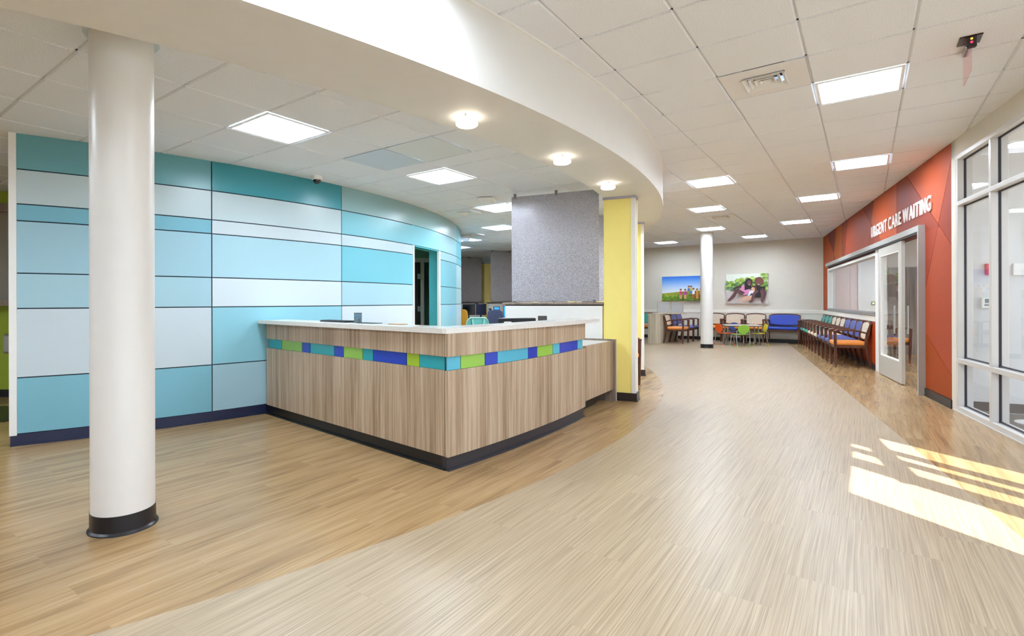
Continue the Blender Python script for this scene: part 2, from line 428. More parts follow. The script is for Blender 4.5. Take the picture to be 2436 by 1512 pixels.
# low ceiling (desk side): grid origin measured from the photograph
LA0, LB0 = -3.0933, 1.0652
NAJ = range(-22, 16)                                     # a lines: LA0 - j*T
la = sorted(LA0-j*T for j in NAJ)
rows = [-9, -8, -7, -6, -5, -4, -3, -2, -1, 0, 1, 2, 3, 4, 5, 5.5, 6.5]+list(range(7, 34))
lb = [LB0+r*T for r in rows]
def lcell(j, r):                                         # j: column going left, r: row value
    return (la.index(LA0-(j+1)*T), rows.index(r))
LOW_LIGHTS = [(1, 2), (1, 5.5), (2, 9), (4, 12), (7, 14), (9, 16), (1, 9), (4, 15), (5, 16), (6, 3), (6, -4), (2, -3)]  # those without a lowlab entry are unseen lights added to brighten the hall
LOW_VENTS = [(3, 9), (6, 13)]
BLANK = [(0, 4), (1, 4)]
skipL = {lcell(j, r) for j, r in LOW_LIGHTS+LOW_VENTS}
skipL |= {lcell(j, r) for j, r in BLANK}
inL = lambda p: hypot(p[0]-C0[0], p[1]-C0[1]) < R_IN+.25 and p[1] > -1.5
mb = MB(); tiles(mb, la, lb, ZL, skipL, inL)
struct(mb.build('ceiling', [M_TILE]))
for (j, r), hx in zip(BLANK, ('#dfe3e3', '#ccd6e0')):
    mb = MB(); a1 = LA0-j*T; b0 = LB0+r*T
    mb.gbox(a1-T+.008, a1-.008, b0+.008, b0+T-.008, ZL-.001, ZL+.004)
    struct(mb.build('ceiling', [mat('smooth panel '+hx, hx, .5)]))
def tbars(mb, al, bl, z, keep):
    def run(fixed, lo, hi, along_b):
        st = None; n = int((hi-lo)/.2)
        for i in range(n+1):
            t = lo+.2*i; p = G(fixed, t) if along_b else G(t, fixed); k = keep(p) and i < n
            if k and st is None: st = t
            if not k and st is not None:
                (mb.gbox(fixed-.012, fixed+.012, st, t, z+.0112, z+.03) if along_b else mb.gbox(st, t, fixed-.012, fixed+.012, z+.0112, z+.03)); st = None
    for a in al: run(a, bl[0], bl[-1], True)
    for b in bl: run(b, al[0], al[-1], False)
mb = MB(); tbars(mb, la, lb, ZL, inL)
struct(mb.build('trim_1', [M_TBAR]))
mb = MB(); mb.arc(.02, R_IN+.3, -180, 180, ZL+.12, ZL+.14, n=120); struct(mb.build('trim_17', [M_TBAR]))
# high ceiling
RA0, RB0 = -1.562, 2.7195
HL_ = [(2, 4), (2, 9), (-1, 9), (-2, 13), (1, 13), (0, 18), (-3, 18), (-2, 22), (-6, 22), (2, -2), (-1, -2), (-1, -7), (-4, -8), (2, -7)]  # cells missing from hilab are out-of-view lights, added as fill
HV_ = [(1, 3), (-2, 15), (-5.5, 21)]
ra = [RA0+i*T for i in range(-16, 9)]; rb = [RB0+j*T for j in range(-16, 27)]
skipR = {(int(i)+16, j+16) for i, j in HL_}|{(17, 19), (14, 31), (11, 37)}
def nL(p): return (p[0]-L0[0])*LN[0]+(p[1]-L0[1])*LN[1]
def sL(p): return (p[0]-L0[0])*LD[0]+(p[1]-L0[1])*LD[1]
inR = lambda p: hypot(p[0]-C0[0], p[1]-C0[1]) > R_OUT-.45 and (nL(p) > -.5 if sL(p) > -2.2 else nL(p) > 0) and ((p[0]-2.93)*-.8019+(p[1]-1.54)*.5975 > .05 or sL(p) > -3.0)
mb = MB(); tiles(mb, ra, rb, ZR, skipR, inR)
struct(mb.build('ceiling', [M_TILE]))
mb = MB(); tbars(mb, ra, rb, ZR, inR)
struct(mb.build('trim_2', [M_TBAR]))
mb = MB(); mb.prism([LW(11.5, -.1), LW(-3.8, -.1), (-1.62, -4.6), (-17.5, -4.6), (-17.5, 27), (11, 27)], ZR+.12, ZR+.14); struct(mb.build('trim_18', [M_TBAR]))
# curved soffit beam
mb = MB()
mb.arc(R_IN, R_OUT, -96, 78, ZB, ZB+.02, n=200)
mb.arc(R_OUT-.02, R_OUT, -96, 78, ZB+.02, ZR+.01, n=200)
mb.arc(R_IN, R_IN+.02, -96, 78, ZB+.02, ZL+.02, n=200)
struct(mb.build('trim_3', [M_BEAM], smooth=True))
mb = MB(); mb.arc(R_OUT, R_OUT+.02, -96, 78, ZR-.012, ZR+.0, n=200)
struct(mb.build('trim_4', [M_WHITE], smooth=True))

# ================================================================== CEILING FIXTURES
def troffer(name='ceiling_light'):
    r = thing(name, (0, 0), '', 'ceiling light')
    h = T/2-.012; q = h-.022; top = .05
    m = MB()
    for x0, x1, y0, y1 in ((-h, h, -h, -q), (-h, h, q, h), (-h, -q, -q, q), (q, h, -q, q)): m.box(x0, x1, y0, y1, -.004, .004)
    m.build('frame', M_LIGHTW, r, local=True)
    m = MB()
    for s1 in (-1, 1):
        m.add([(s1*q, -q, .004), (s1*q, q, .004), (s1*(q-.03), q-.03, top), (s1*(q-.03), -q+.03, top)], [[0, 1, 2, 3]])
        m.add([(-q, s1*q, .004), (q, s1*q, .004), (q-.03, s1*(q-.03), top), (-q+.03, s1*(q-.03), top)], [[0, 1, 2, 3]])
    m.build('reflector', M_LIGHTW, r, local=True)
    m = MB(); e = q-.03
    m.box(-e, e, -e, e, top, top+.004); m.box(-e, e, -.012, .012, top-.012, top)
    m.build('lens', M_LENS, r, local=True)
    return r
proto = troffer(); first = True
def put_light(i, xy, z, label, group):
    global first
    o = proto if first else copy_tree(proto); first = False
    place(o, xy, -TH, label, group, z)
lowlab = {(1, 2): 'square recessed light in the low ceiling, biggest and nearest, beside the ivory column',
          (1, 5.5): 'square recessed light in the low ceiling beyond the two plain panels',
          (2, 9): 'square recessed light beside the first air vent, partly behind the grey screen',
          (4, 12): 'square recessed light just above the second air vent by the grey screen',
          (7, 14): 'small square recessed light over the distant booths, fully visible left of the screen',
          (9, 16): 'farthest small recessed light peeking out from the curved teal wall'}
for j, r in LOW_LIGHTS:
    a = LA0-(j+.5)*T; b = LB0+(r+.5)*T
    if (j, r) == (7, 14): a += .3; b += .36
    if (j, r) == (9, 16): a -= .12; b += .3
    put_light(0, G(a, b), ZL, lowlab.get((j, r), 'square recessed light in the low ceiling, out of view, added as fill'), None if (j, r) in lowlab else 'added fill lights out of view')
hilab = {(2, 4): 'nearest and largest recessed light in the high ceiling, beside the square vent',
         (2, 9): 'recessed light in the high ceiling close to the top of the orange wall',
         (-1, 9): 'recessed light in the high ceiling nearest the outer curve of the soffit',
         (-2, 13): 'recessed light just in front of the small vent near the curved soffit',
         (1, 13): 'second nearest recessed light along the row beside the orange wall end',
         (0, 18): 'recessed light above the blue bench side, second row from the back',
         (-3, 18): 'recessed light directly above the far ivory column',
         (-2, 22): 'recessed light closest to the beige back wall, right of the far column',
         (-6, 22): 'farthest recessed light, cut off by the yellow column edge'}
for i, j in HL_:
    put_light(0, G(RA0+(i+.5)*T, RB0+(j+.5)*T), ZR, hilab.get((i, j), 'square recessed light in the high ceiling, out of view, added as fill'), None if (i, j) in hilab else 'added fill lights out of view')

def vent(xy, z, label):
    r = thing('ceiling_vent', xy, label, 'air vent', 'square ceiling air vents', -TH, z)
    h = T/2-.008; k = .15
    m = MB()
    for x0, x1, y0, y1 in ((-h, h, -h, -k), (-h, h, k, h), (-h, -k, -k, k), (k, h, -k, k)): m.box(x0, x1, y0, y1, -.002, .004)
    m.build('panel', M_GRILLE, r, local=True)
    m = MB(); m.box(-k, k, -k, k, .07, .074)
    m.build('throat', M_VENTDARK, r, local=True)
    for q, zt in ((.15, .03), (.11, .034), (.07, .038), (.035, .04)):
        m = MB(); q2 = q-.026 if q > .04 else .002
        lo = -.018 if q > .12 else -.012
        for a in range(4):
            ca, sa = cos(a*pi/2), sin(a*pi/2)
            R = lambda x, y: (x*ca-y*sa, x*sa+y*ca)
            m.add([(*R(q, -q), lo), (*R(q, q), lo), (*R(q2, q2), lo+zt), (*R(q2, -q2), lo+zt), (*R(q+.003, -q), lo+.003), (*R(q+.003, q), lo+.003), (*R(q2+.003, q2), lo+zt+.003), (*R(q2+.003, -q2), lo+zt+.003)],
                  [[0, 1, 2, 3], [7, 6, 5, 4], [0, 4, 5, 1], [3, 2, 6, 7]])
        m.build('louvre_ring', M_WHITE, r, local=True)
    return r
vent(G(RA0+1.5*T, RB0+3.5*T), ZR, 'large square air vent beside the nearest high ceiling light')
vent(G(RA0-1.5*T, RB0+15.5*T), ZR, 'air vent in the high ceiling between two lights in front of the far column')
vent(G(RA0-4.5*T, RB0+21.5*T), ZR, 'farthest air vent, near the back wall beside the yellow column')
vent(G(LA0-3.5*T, LB0+9.5*T), ZL, 'air vent in the low ceiling left of the grey screen, the nearer one')
vent(G(LA0-6.5*T, LB0+13.5*T), ZL, 'smaller distant air vent in the low ceiling left of the grey screen')

# flush round lamps under the curved beam
for ph, lab in ((-43.25, 'round opal lamp under the soffit, nearest and largest of the three'), (-36.1, 'round opal lamp under the soffit, middle of the three'), (-29.24, 'round opal lamp under the soffit just above the yellow column')):
    x, y = PR(10.635, ph)
    r = thing('ceiling_lamp', (x, y), lab, 'ceiling lamp', 'round opal lamps under the soffit', 0, ZB)
    m = MB(); m.lathe(0, 0, [(.066, -.008), (.066, .0)], 32); m.build('ceiling_plate', M_CHROME, r, True, local=True)
    m = MB(); m.lathe(0, 0, [(.001, -.062), (.068, -.062), (.078, -.054), (.079, -.045), (.068, -.006), (.064, -.004)], 40)
    m.build('glass_shade', M_LAMPSH, r, True, local=True)
    for k in range(3):
        q = k*2*pi/3+.4; m = MB(); m.box(-.004, .004, -.006, .006, -.018, 0)
        o = m.build('clip', M_CHROME, r, local=True); o.location = (.072*cos(q), .072*sin(q), 0); o.rotation_euler = (0, 0, q)

# security camera, access point, exit sign
r = thing('security_camera', (-1.845, 6.12), 'white dome security camera on the low ceiling by the dark teal panel', 'security camera', z=ZL)
MB().lathe(0, 0, [(.05, -.045), (.062, -.04), (.066, -.02), (.066, 0)], 32).build('housing', M_WHITE, r, True, local=True)
MB().lathe(0, 0, [(.002, -.092), (.02, -.088), (.034, -.076), (.043, -.06), (.045, -.044)], 28).build('dome', mat('smoked dome', '#101114', .08, spec=.8), r, True, local=True)
r = thing('wireless_access_point', G(LA0-2.0*T, LB0+8.2*T), 'white rounded square device with blue light on the low ceiling', 'access point', rz=-TH+.5, z=ZL)
MB().box(-.125, .125, -.125, .125, -.045, -.008).build('body', M_WHITE, r, bevel=.03, seg=4, local=True)
MB().box(-.08, .08, -.08, .08, -.008, 0).build('bracket', M_BLACK, r, local=True)
MB().lathe(-.06, -.05, [(.001, -.047), (.007, -.046), (.008, -.044)], 12).build('led', mat('blue led', '#7f8cff', .4, emit=3), r, local=True)
ex0 = (3.39, 3.57)
r = thing('exit_sign', ex0, 'edge-lit clear sign panel hanging under a dark ceiling plate', 'exit sign', rz=-TH, z=ZR)
MB().box(-.06, .06, -.03, .13, -.008, 0).build('ceiling_plate', mat('dark mirror plate', '#3a201c', .15, metal=.6), r, bevel=.01, local=True)
MB().box(-.016, .016, .0, .30, -.03, -.008).build('channel', M_CHROME, r, local=True)
m = MB(); m.box(-.028, .028, -.03, .0, -.085, -.002); m.build('housing_cap', mat('dark housing', '#2c1f22', .35), r, bevel=.012, seg=3, local=True)
MB().lathe(0, 0, [(.001, -.001), (.007, 0)], 12).build('indicator', mat('amber indicator', '#ff9a2a', .4, emit=2), r, local=True).matrix_basis = Matrix.Translation((0, -.031, -.025)) @ Matrix.Rotation(pi/2, 4, 'X')
MB().lathe(0, 0, [(.001, -.001), (.008, 0)], 12).build('test_button', mat('red button', '#e0284a', .4, emit=1.2), r, local=True).matrix_basis = Matrix.Translation((0, -.031, -.048)) @ Matrix.Rotation(pi/2, 4, 'X')
MB().box(-.004, .004, -.005, .33, -.23, -.03).build('acrylic_panel', M_ACRYL, r, local=True)

# ================================================================== TEAL CURVED WALL
def ang(x, y): return math.degrees(atan2(y-C0[1], x-C0[0]))
phB = ang(-2.756, 5.467); phC = ang(-1.707, 6.645)
def ph_at_u(u, R):                                        # angle on the circle R seen at image column u (used for measured joints)
    best = None
    for i in range(-7500, 500):
        p = i/100; x, y = PR(R, p)
        if y < 1: continue
        uu = CX+FPX*x/y
        if best is None or abs(uu-u) < best[0]: best = (abs(uu-u), p)
        if best[0] < 1 and abs(uu-u) > 6: break
    return best[1]
phD0, phD1, phE = ph_at_u(982, R_TEAL), ph_at_u(1046, R_TEAL), ph_at_u(1086, R_TEAL)
Zs = [ZL, 2.401, 2.099, 1.953, 1.497, 1.19, .588, .10]
phA = ph_at_u(39.5, R_TEAL); phW = ph_at_u(21.5, R_TEAL)
def dim(c, k=.80): return '#'+''.join('%02x' % int(int(c[q:q+2], 16)*(k**.4545)) for q in (1, 3, 5))
cells = [
 (phA, phB, ['#76b6bf', '#cfe2e6', '#82c3d6', '#acd6e5', '#b2d9e6', '#dbe9f0', '#88c8da']),
 (phB, phC, ['#47a3b0', '#d2e5e9', '#dce9ee', '#b6deea', '#e0edf3', '#9bd8e8', '#aed5e3']),
 (phC, phD0, ['#a3c7c9', '#8fd2de', '#d2e6eb', '#80ccdb', '#b4dce7', '#dfecf4', '#9bd3e2']),
 (phD0, phD1, ['#a3c7c9', '#8fd2de', None, None, None, None, None]),
 (phD1, phE, ['#a3c7c9', '#8fd2de', '#9bd2dd', '#70bfce', '#79c3d2', '#96ceda', '#7fc4d4']),
 (phE, 45, ['#62adb9', '#63b3c1', '#6ab6c4', '#b4d5da', '#b4d5da', '#c8dfe2', '#a7cfd8'])]
cols = []; m = MB()
GP = .0055
for k, (p0, p1, cs) in enumerate(cells):
    joint0 = k in (1, 2); joint1 = k in (0, 1)
    dg = math.degrees(GP/R_TEAL)
    for i, c in enumerate(cs):
        if c is None: continue
        c = dim(c)
        if c not in cols: cols.append(c)
        m.arc(R_TEAL-.012, R_TEAL, p0+(dg if joint0 else 0), p1-(dg if joint1 else 0), Zs[i+1]+GP, Zs[i]-(GP if i else 0), cols.index(c)+2)
DOORZ = 2.085
m.arc(R_TEAL-.19, R_TEAL-.012, phA, phD0, .0, ZL, 0)
m.arc(R_TEAL-.19, R_TEAL-.012, phD0, phD1, DOORZ, ZL, 1)
m.arc(R_TEAL-.19, R_TEAL-.012, phD1, 45, .0, ZL, 0)
# reveals of the doorway are painted
m.arc(R_TEAL-.19, R_TEAL-.0, phD1-.02, phD1+.02, 0, DOORZ, 1)
M_TEALPAINT = mat('teal paint', '#4fb2c0', .5)
struct(m.build('wall_left', [M_JOINT, M_TEALPAINT]+[mat('teal panel '+c, c, .28, spec=.4, noise=.03, nscale=1.5) for c in cols], smooth=True))
m = MB(); m.arc(R_TEAL-.2, R_TEAL+.010, phW, phA, .09, ZL)
struct(m.build('trim_5', [M_WHITE]))
for i, (p0, p1) in enumerate(((phD0-.0, phD0+.28), (phD1-.30, phD1+.05))):
    m = MB(); m.arc(R_TEAL-.03, R_TEAL+.012, p0, p1, 0, DOORZ+.012); struct(m.build('trim_%d' % (6+i), [M_WHITE]))
m = MB(); m.arc(R_TEAL-.015, R_TEAL+.006, phW+.05, phD0, 0, .10, n=80); m.arc(R_TEAL, R_TEAL+.018, phW+.05, phD0, 0, .012, n=80)
m.arc(R_TEAL-.015, R_TEAL+.006, phD1, 45, 0, .10, n=80)
struct(m.build('baseboard_left', [mat('navy rubber base', '#1c2340', .3)]))
# room behind the teal wall: passage with painted walls and a dark door
m = MB(); m.prism([(-3.0, 10.9), (-.95, 10.9), (-.95, 11.0), (-3.0, 11.0)], 0, ZL)
struct(m.build('wall_passage', [M_TEALIN]))
m = MB(); x, y = PR(R_TEAL-.2, phD0); m.prism([(x-.1, y+.05), (x+.02, y+.05), (-1.62, 10.9), (-1.72, 10.9)], 0, ZL)
struct(m.build('wall_passage_side', [M_TEALIN]))
dx0, dx1, dy = -1.36, -.86, 10.1
m = MB(); m.box(dx0-.35, dx0-.07, dy, dy+.12, 0, ZL); m.box(dx0-.07, dx1+.4, dy, dy+.12, 2.08, ZL)
struct(m.build('wall_passage_end', [M_TEALIN]))
d_ = thing('door', (dx0+.3, dy), 'dark brown door with steel hinges standing in the passage beyond the teal wall', 'door'); d_['kind'] = 'structure'; d_.name = 'door_2'
MB().box(dx0+.02, dx0+.26, dy+.02, dy+.065, .01, 2.0).build('door_leaf', M_DARKDOOR, d_)
MB().box(dx0-.07, dx0+.0, dy-.02, dy+.1, 0, 2.08).box(dx0-.07, dx1, dy-.02, dy+.1, 2.0, 2.08).box(dx0+.31, dx0+.38, dy-.02, dy+.1, 0, 2.0).build('door_frame', M_RAIL, d_)
for z in (1.68, 1.05, .3):
    MB().box(dx0+.255, dx0+.30, dy-.0, dy+.03, z, z+.1).cyl((dx0+.28, dy, z), (dx0+.28, dy, z+.1), .008).build('hinge', M_STEEL, d_)

# ================================================================== ALCOVE AT FAR LEFT (green wall, cabinet, fountain)
m = MB(); m.box(-9, -4.35, 6.9, 7.0, 0, ZL); struct(m.build('wall_alcove', [M_GREEN]))
m = MB(); m.box(-9, -4.35, 6.885, 6.9, 0, .1); struct(m.build('baseboard_alcove', [M_BLACKBASE]))
m = MB(); m.box(-9.1, -9, -2, 7, 0, ZL); struct(m.build('wall_far_left', [M_PAINT]))
m = MB(); m.box(-4.45, -4.35, 5.3, 7, 0, ZL); struct(m.build('wall_alcove_side', [M_PAINT]))
m = MB(); m.arc(R_TEAL-.3, R_TEAL-.2, phW, phB, 0, ZL); struct(m.build('wall_alcove_back', [M_PAINT]))
r = thing('display_cabinet', (-6.1, 6.8), 'grey framed glass display cabinet on the lime green wall', 'cabinet', z=1.2)
MB().box(-6.55, -5.2, 6.72, 6.89, 1.2, 1.27).box(-6.55, -5.2, 6.72, 6.89, 2.42, 2.52).box(-5.3, -5.2, 6.72, 6.89, 1.27, 2.42).box(-6.55, -6.48, 6.72, 6.89, 1.27, 2.42).build('frame', M_LAM3, r)
MB().box(-6.48, -5.3, 6.86, 6.88, 1.27, 2.42).build('back_panel', mat('taupe board', '#a79f93', .7), r)
MB().box(-6.48, -5.72, 6.74, 6.748, 1.27, 2.42).build('glass_door', M_GLASS, r)
for z in (1.45, 1.72, 1.99):
    MB().box(-5.95, -5.6, 6.852, 6.858, z, z+.22).build('notice', mat('paper', '#f0efe9', .8), r)
r = thing('water_fountain', (-5.3, 6.4), 'stainless steel drinking fountain in the alcove left of the teal wall', 'drinking fountain')
MB().box(-5.75, -4.8, 6.35, 6.88, .62, .86).build('basin', M_STEEL, r, bevel=.03, seg=3)
MB().box(-5.6, -4.9, 6.5, 6.88, .86, 1.12).build('splash_panel', M_STEEL, r, bevel=.01)
MB().cyl((-5.45, 6.30, .93), (-4.85, 6.30, .93), .035).build('push_bar', M_CHROME, r, True)
MB().box(-5.6, -4.95, 6.5, 6.88, .2, .62).build('body', mat('warm grey enamel', '#9c958a', .4), r, bevel=.01)
m = MB()
for k in range(12): m.box(-5.28, -5.0, 6.49, 6.5, .26+k*.026, .272+k*.026)
m.build('grille', M_BLACK, r)
r = tag(MB().box(-6.3, -4.9, 5.45, 6.25, 0, .008).build('floor_mat', M_BLACK), 'black mat on the floor before the drinking fountain', 'mat')

# ================================================================== RECEPTION DESK
cA = Vector((-.228, 3.845, 0)); tA = Vector((-.7277, .6859, 0)); nA = Vector((.6859, .7277, 0)); LEN = 2.876
def wing(m, d0, d1, n0, n1, z0, z1, mi=0):
    o = cA+tA*d0+nA*n0; o.z = z0
    m.obox(o, tA*(d1-d0), nA*(n1-n0), Vector((0, 0, z1-z0)), mi)
P0, P1 = -43.4, -30.75
desk = thing('reception_desk', (.0, 5.0), 'L-shaped wood laminate reception desk with coloured tile stripe and white counter', 'reception desk')
m = MB(); wing(m, 0, LEN, 0, .03, .10, .732); m.build('front_panel', M_LAM, desk)
m = MB(); m.arc(R_DESK-.03, R_DESK, P0, P1, .10, .732, n=40); m.build('front_panel', M_LAM, desk, True)
m = MB(); wing(m, 0, LEN, 0, .03, .833, 1.003); m.build('upper_panel', M_LAM, desk)
m = MB(); m.arc(R_DESK-.03, R_DESK, P0, P1, .833, 1.003, n=40); m.build('upper_panel', M_LAM, desk, True)
TQ, LG, BL, SK, LG2 = '#2ba3ae', '#93c24b', '#2540b8', '#55b4cf', '#a3c437'
tm = [M_JOINT]+[mat('glass tile '+c, c, .22, spec=.5) for c in (TQ, LG, BL, SK, LG2)]
dl = [0, .29, .446, .897, 1.05, 1.35, 1.507, 1.946, 2.106, 2.54, 2.837]
m = MB()
for k, c in enumerate([1, 5, 3, 1, 2, 3, 1, 3, 2, 1]):
    wing(m, dl[k]+.004, dl[k+1]-.004, .012, .03, .734, .831, c)
wing(m, 0, 2.84, .02, .032, .732, .833, 0)
m.build('tile_band', tm, desk)
pr = [-43.4, -42.6, -41.06, -40.19, -37.69, -36.84, -35.19, -34.35, -31.87, -31.05]
m = MB(); dg = math.degrees(.004/R_DESK)
for k, c in enumerate([4, 2, 3, 4, 3, 2, 4, 3, 4]):
    m.arc(R_DESK-.03, R_DESK-.012, pr[k]+dg, pr[k+1]-dg, .734, .831, c)
m.arc(R_DESK-.032, R_DESK-.02, P0, -31.05, .732, .833, 0, n=40)
m.build('tile_band', tm, desk)
m = MB(); wing(m, -.0, LEN, .01, .05, 0, .10); wing(m, -.01, LEN, -.012, .02, 0, .012); m.build('toe_kick', mat('black toe base', '#0f1013', .3), desk)
m = MB(); m.arc(R_DESK-.06, R_DESK-.012, P0, P1-.15, 0, .10, n=40); m.arc(R_DESK-.03, R_DESK+.01, P0, P1-.15, 0, .012, n=40)
m.build('toe_kick', mat('charcoal toe base', '#2c2a30', .35), desk, True)
# side return that closes the right wing
m = MB(); m.arc(R_DESK-.32, R_DESK-.03, P1-.25, P1, .10, 1.003); m.build('side_panel', M_LAM, desk)
m = MB(); wing(m, 0, LEN, .03, .12, .1, 1.003); m.arc(R_DESK-.14, R_DESK-.032, P0+.4, P1-.25, .1, 1.003, n=30); m.build('carcass', M_LAM3, desk)
# counter top
out = [(-2.39, 5.755), (-.242, 3.828)]
for i in range(0, 27):
    p = P0+.0+(-28.95-P0)*i/26; out.append(PR(10.445+.075*i/26, p))
inn = [PR(10.17, -28.95+(P0+1.55+28.95)*i/20) for i in range(21)]
q = cA+tA*.27+nA*.26; q2 = cA+tA*(LEN+.02)+nA*.26
out2 = out+inn+[(q.x, q.y), (q2.x, q2.y)]
m = MB(); m.prism(out2, 1.003, 1.041); m.build('countertop', M_QUARTZ, desk)
m = MB(); m.arc(9.55, R_DESK-.14, P0+3.5, P1+.5, .73, .76, n=24); m.build('work_surface', M_LAM2, desk)
m = MB(); wing(m, .9, LEN, .12, .75, .73, .76); m.build('work_surface', M_LAM2, desk)
# low accessible counter
pa, pb = Vector((1.21, 5.73, 0)), Vector((1.70, 6.475, 0)); pd = (pb-pa).normalized(); pn = Vector((-pd.y, pd.x, 0))
m = MB(); m.obox((pa.x, pa.y, .145), pd*(pb-pa).length, pn*.03, (0, 0, .60)); m.build('low_panel', M_LAM, desk)
m = MB(); m.obox((pa.x+pn.x*.03, pa.y+pn.y*.03, .725), pd*((pb-pa).length), pn*.42, (0, 0, .02)); m.build('low_counter', mat('white low counter', '#e9e7e2', .3), desk)
m = MB(); o = pa+pn*.12; m.obox((o.x, o.y, 0), pd*.62, pn*.03, (0, 0, .10)); m.build('low_base', M_BLACKBASE, desk)
m = MB(); o = pa+pn*.36; m.obox((o.x, o.y, .0), pd*.86, pn*.03, (0, 0, .725)); m.build('modesty_panel', mat('grey laminate', '#a6a29b', .5), desk)
m = MB(); o = pb-pn*.035-pd*.0; m.obox((o.x, o.y, 0), pd*.04, pn*.42, (0, 0, .765)); m.build('end_panel', M_LAM3, desk)
m = MB(); o = pb-pn*.037+pd*.04; m.obox((o.x, o.y, 0), pd*.006, pn*.42, (0, 0, .765)); m.build('end_edge', M_WHITE, desk)

# ================================================================== THINGS ON AND BEHIND THE DESK
def W3(d0, n0): p = cA+tA*d0+nA*n0; return (p.x, p.y)
cx_, cy_ = W3(1.42, .215)
r = thing('pencil_cup', (cx_, cy_), 'round smoky mesh cup half filled with white pebbles on the counter', 'cup', z=1.041)
m = MB(); m.lathe(0, 0, [(.036, 0), (.037, .003), (.037, .088)], 32); 
m.f = m.f[:-1]; m.m = m.m[:-1]; m.build('cup_body', M_CUP, r, True, local=True)
MB().lathe(0, 0, [(.033, .002), (.035, .006), (.035, .042), (.02, .05), (.002, .052)], 24).build('pebbles', mat('white pebbles', '#dedbd8', .7, noise=.3, nscale=120, bump=1, bscale=150), r, True, local=True)
m = MB(); m.lathe(0, 0, [(.0355, .088), (.039, .088), (.039, .093), (.0355, .093)], 32); m.build('rim', M_BLACK, r, True, local=True)
def flat(name, d0, d1, n0, n1, z0, z1, mt, label, cat):
    m = MB(); wing(m, d0, d1, n0, n1, z0, z1); return tag(m.build(name, mt, bevel=.003), label, cat)
kb = thing('keyboard', W3(1.75, .2), 'black keyboard lying on the counter left of the mesh cup', 'keyboard', z=1.041)
m = MB(); wing(m, 1.5, 1.95, .12, .25, 1.041, 1.054); m.build('base', M_BLACK, kb, bevel=.004)
m = MB()
for a in range(14):
    for b in range(4): wing(m, 1.515+a*.031, 1.541+a*.031, .13+b*.028, .153+b*.028, 1.054, 1.058)
m.build('keys', mat('dark keys', '#26272c', .5), kb)
flat('clipboard', 1.08, 1.34, .14, .25, 1.041, 1.047, M_BLACK, 'thin black clipboard lying flat right of the mesh cup', 'clipboard')
flat('paper_tray', .72, .9, .17, .25, 1.041, 1.048, mat('tan leather', '#a8835e', .6), 'small tan tray lying near the bend of the counter', 'tray')
x, y = PR(10.22, -37.6); r = thing('tape_ring', (x, y), 'small white ring lying on the counter before the monitor', 'ring', z=1.041)
m = MB(); m.tube([(.03*cos(t*pi/10), .03*sin(t*pi/10), .006) for t in range(21)], .006, 8); m.build('ring', M_WHITE, r, True, local=True)

def monitor(xy, z0, w, h, rz, label, lit=None, group=None):
    r = thing('monitor', xy, label, 'monitor', group, rz, z0)
    MB().box(-w/2, w/2, -.02, .02, .12, .12+h).build('housing', M_BLACK, r, bevel=.012, seg=3, local=True)
    MB().box(-w/2+.012, w/2-.012, -.0215, -.02, .135, .105+h).build('screen', lit or mat('dark screen', '#0a0d12', .12), r, local=True)
    MB().box(-.02, .02, .02, .05, .0, .2).build('stand', M_BLACK, r, local=True)
    MB().box(-.1, .1, -.06, .1, 0, .012).build('foot', M_BLACK, r, bevel=.004, local=True)
    return r
DS = mat('dim blue screen', '#0d1430', .2, emit=.15); BS = mat('blue screen', '#1c6fe8', .3, emit=.9)
monitor((.46, 5.75), .76, .42, .175, pi+.12, 'dark monitor seen from behind, its top edge just over the counter')
r = thing('card_reader', (.76, 5.90), 'small grey tilted device beside the monitor behind the counter', 'device', z=.76)
MB().box(-.05, .05, -.015, .015, .26, .315).build('head', mat('dark grey plastic', '#55544f', .5), r, bevel=.005, local=True)
MB().box(-.015, .015, -.01, .01, 0, .26).build('stem', M_BLACK, r, local=True); MB().box(-.06, .06, -.05, .05, 0, .01).build('foot', M_BLACK, r, local=True)

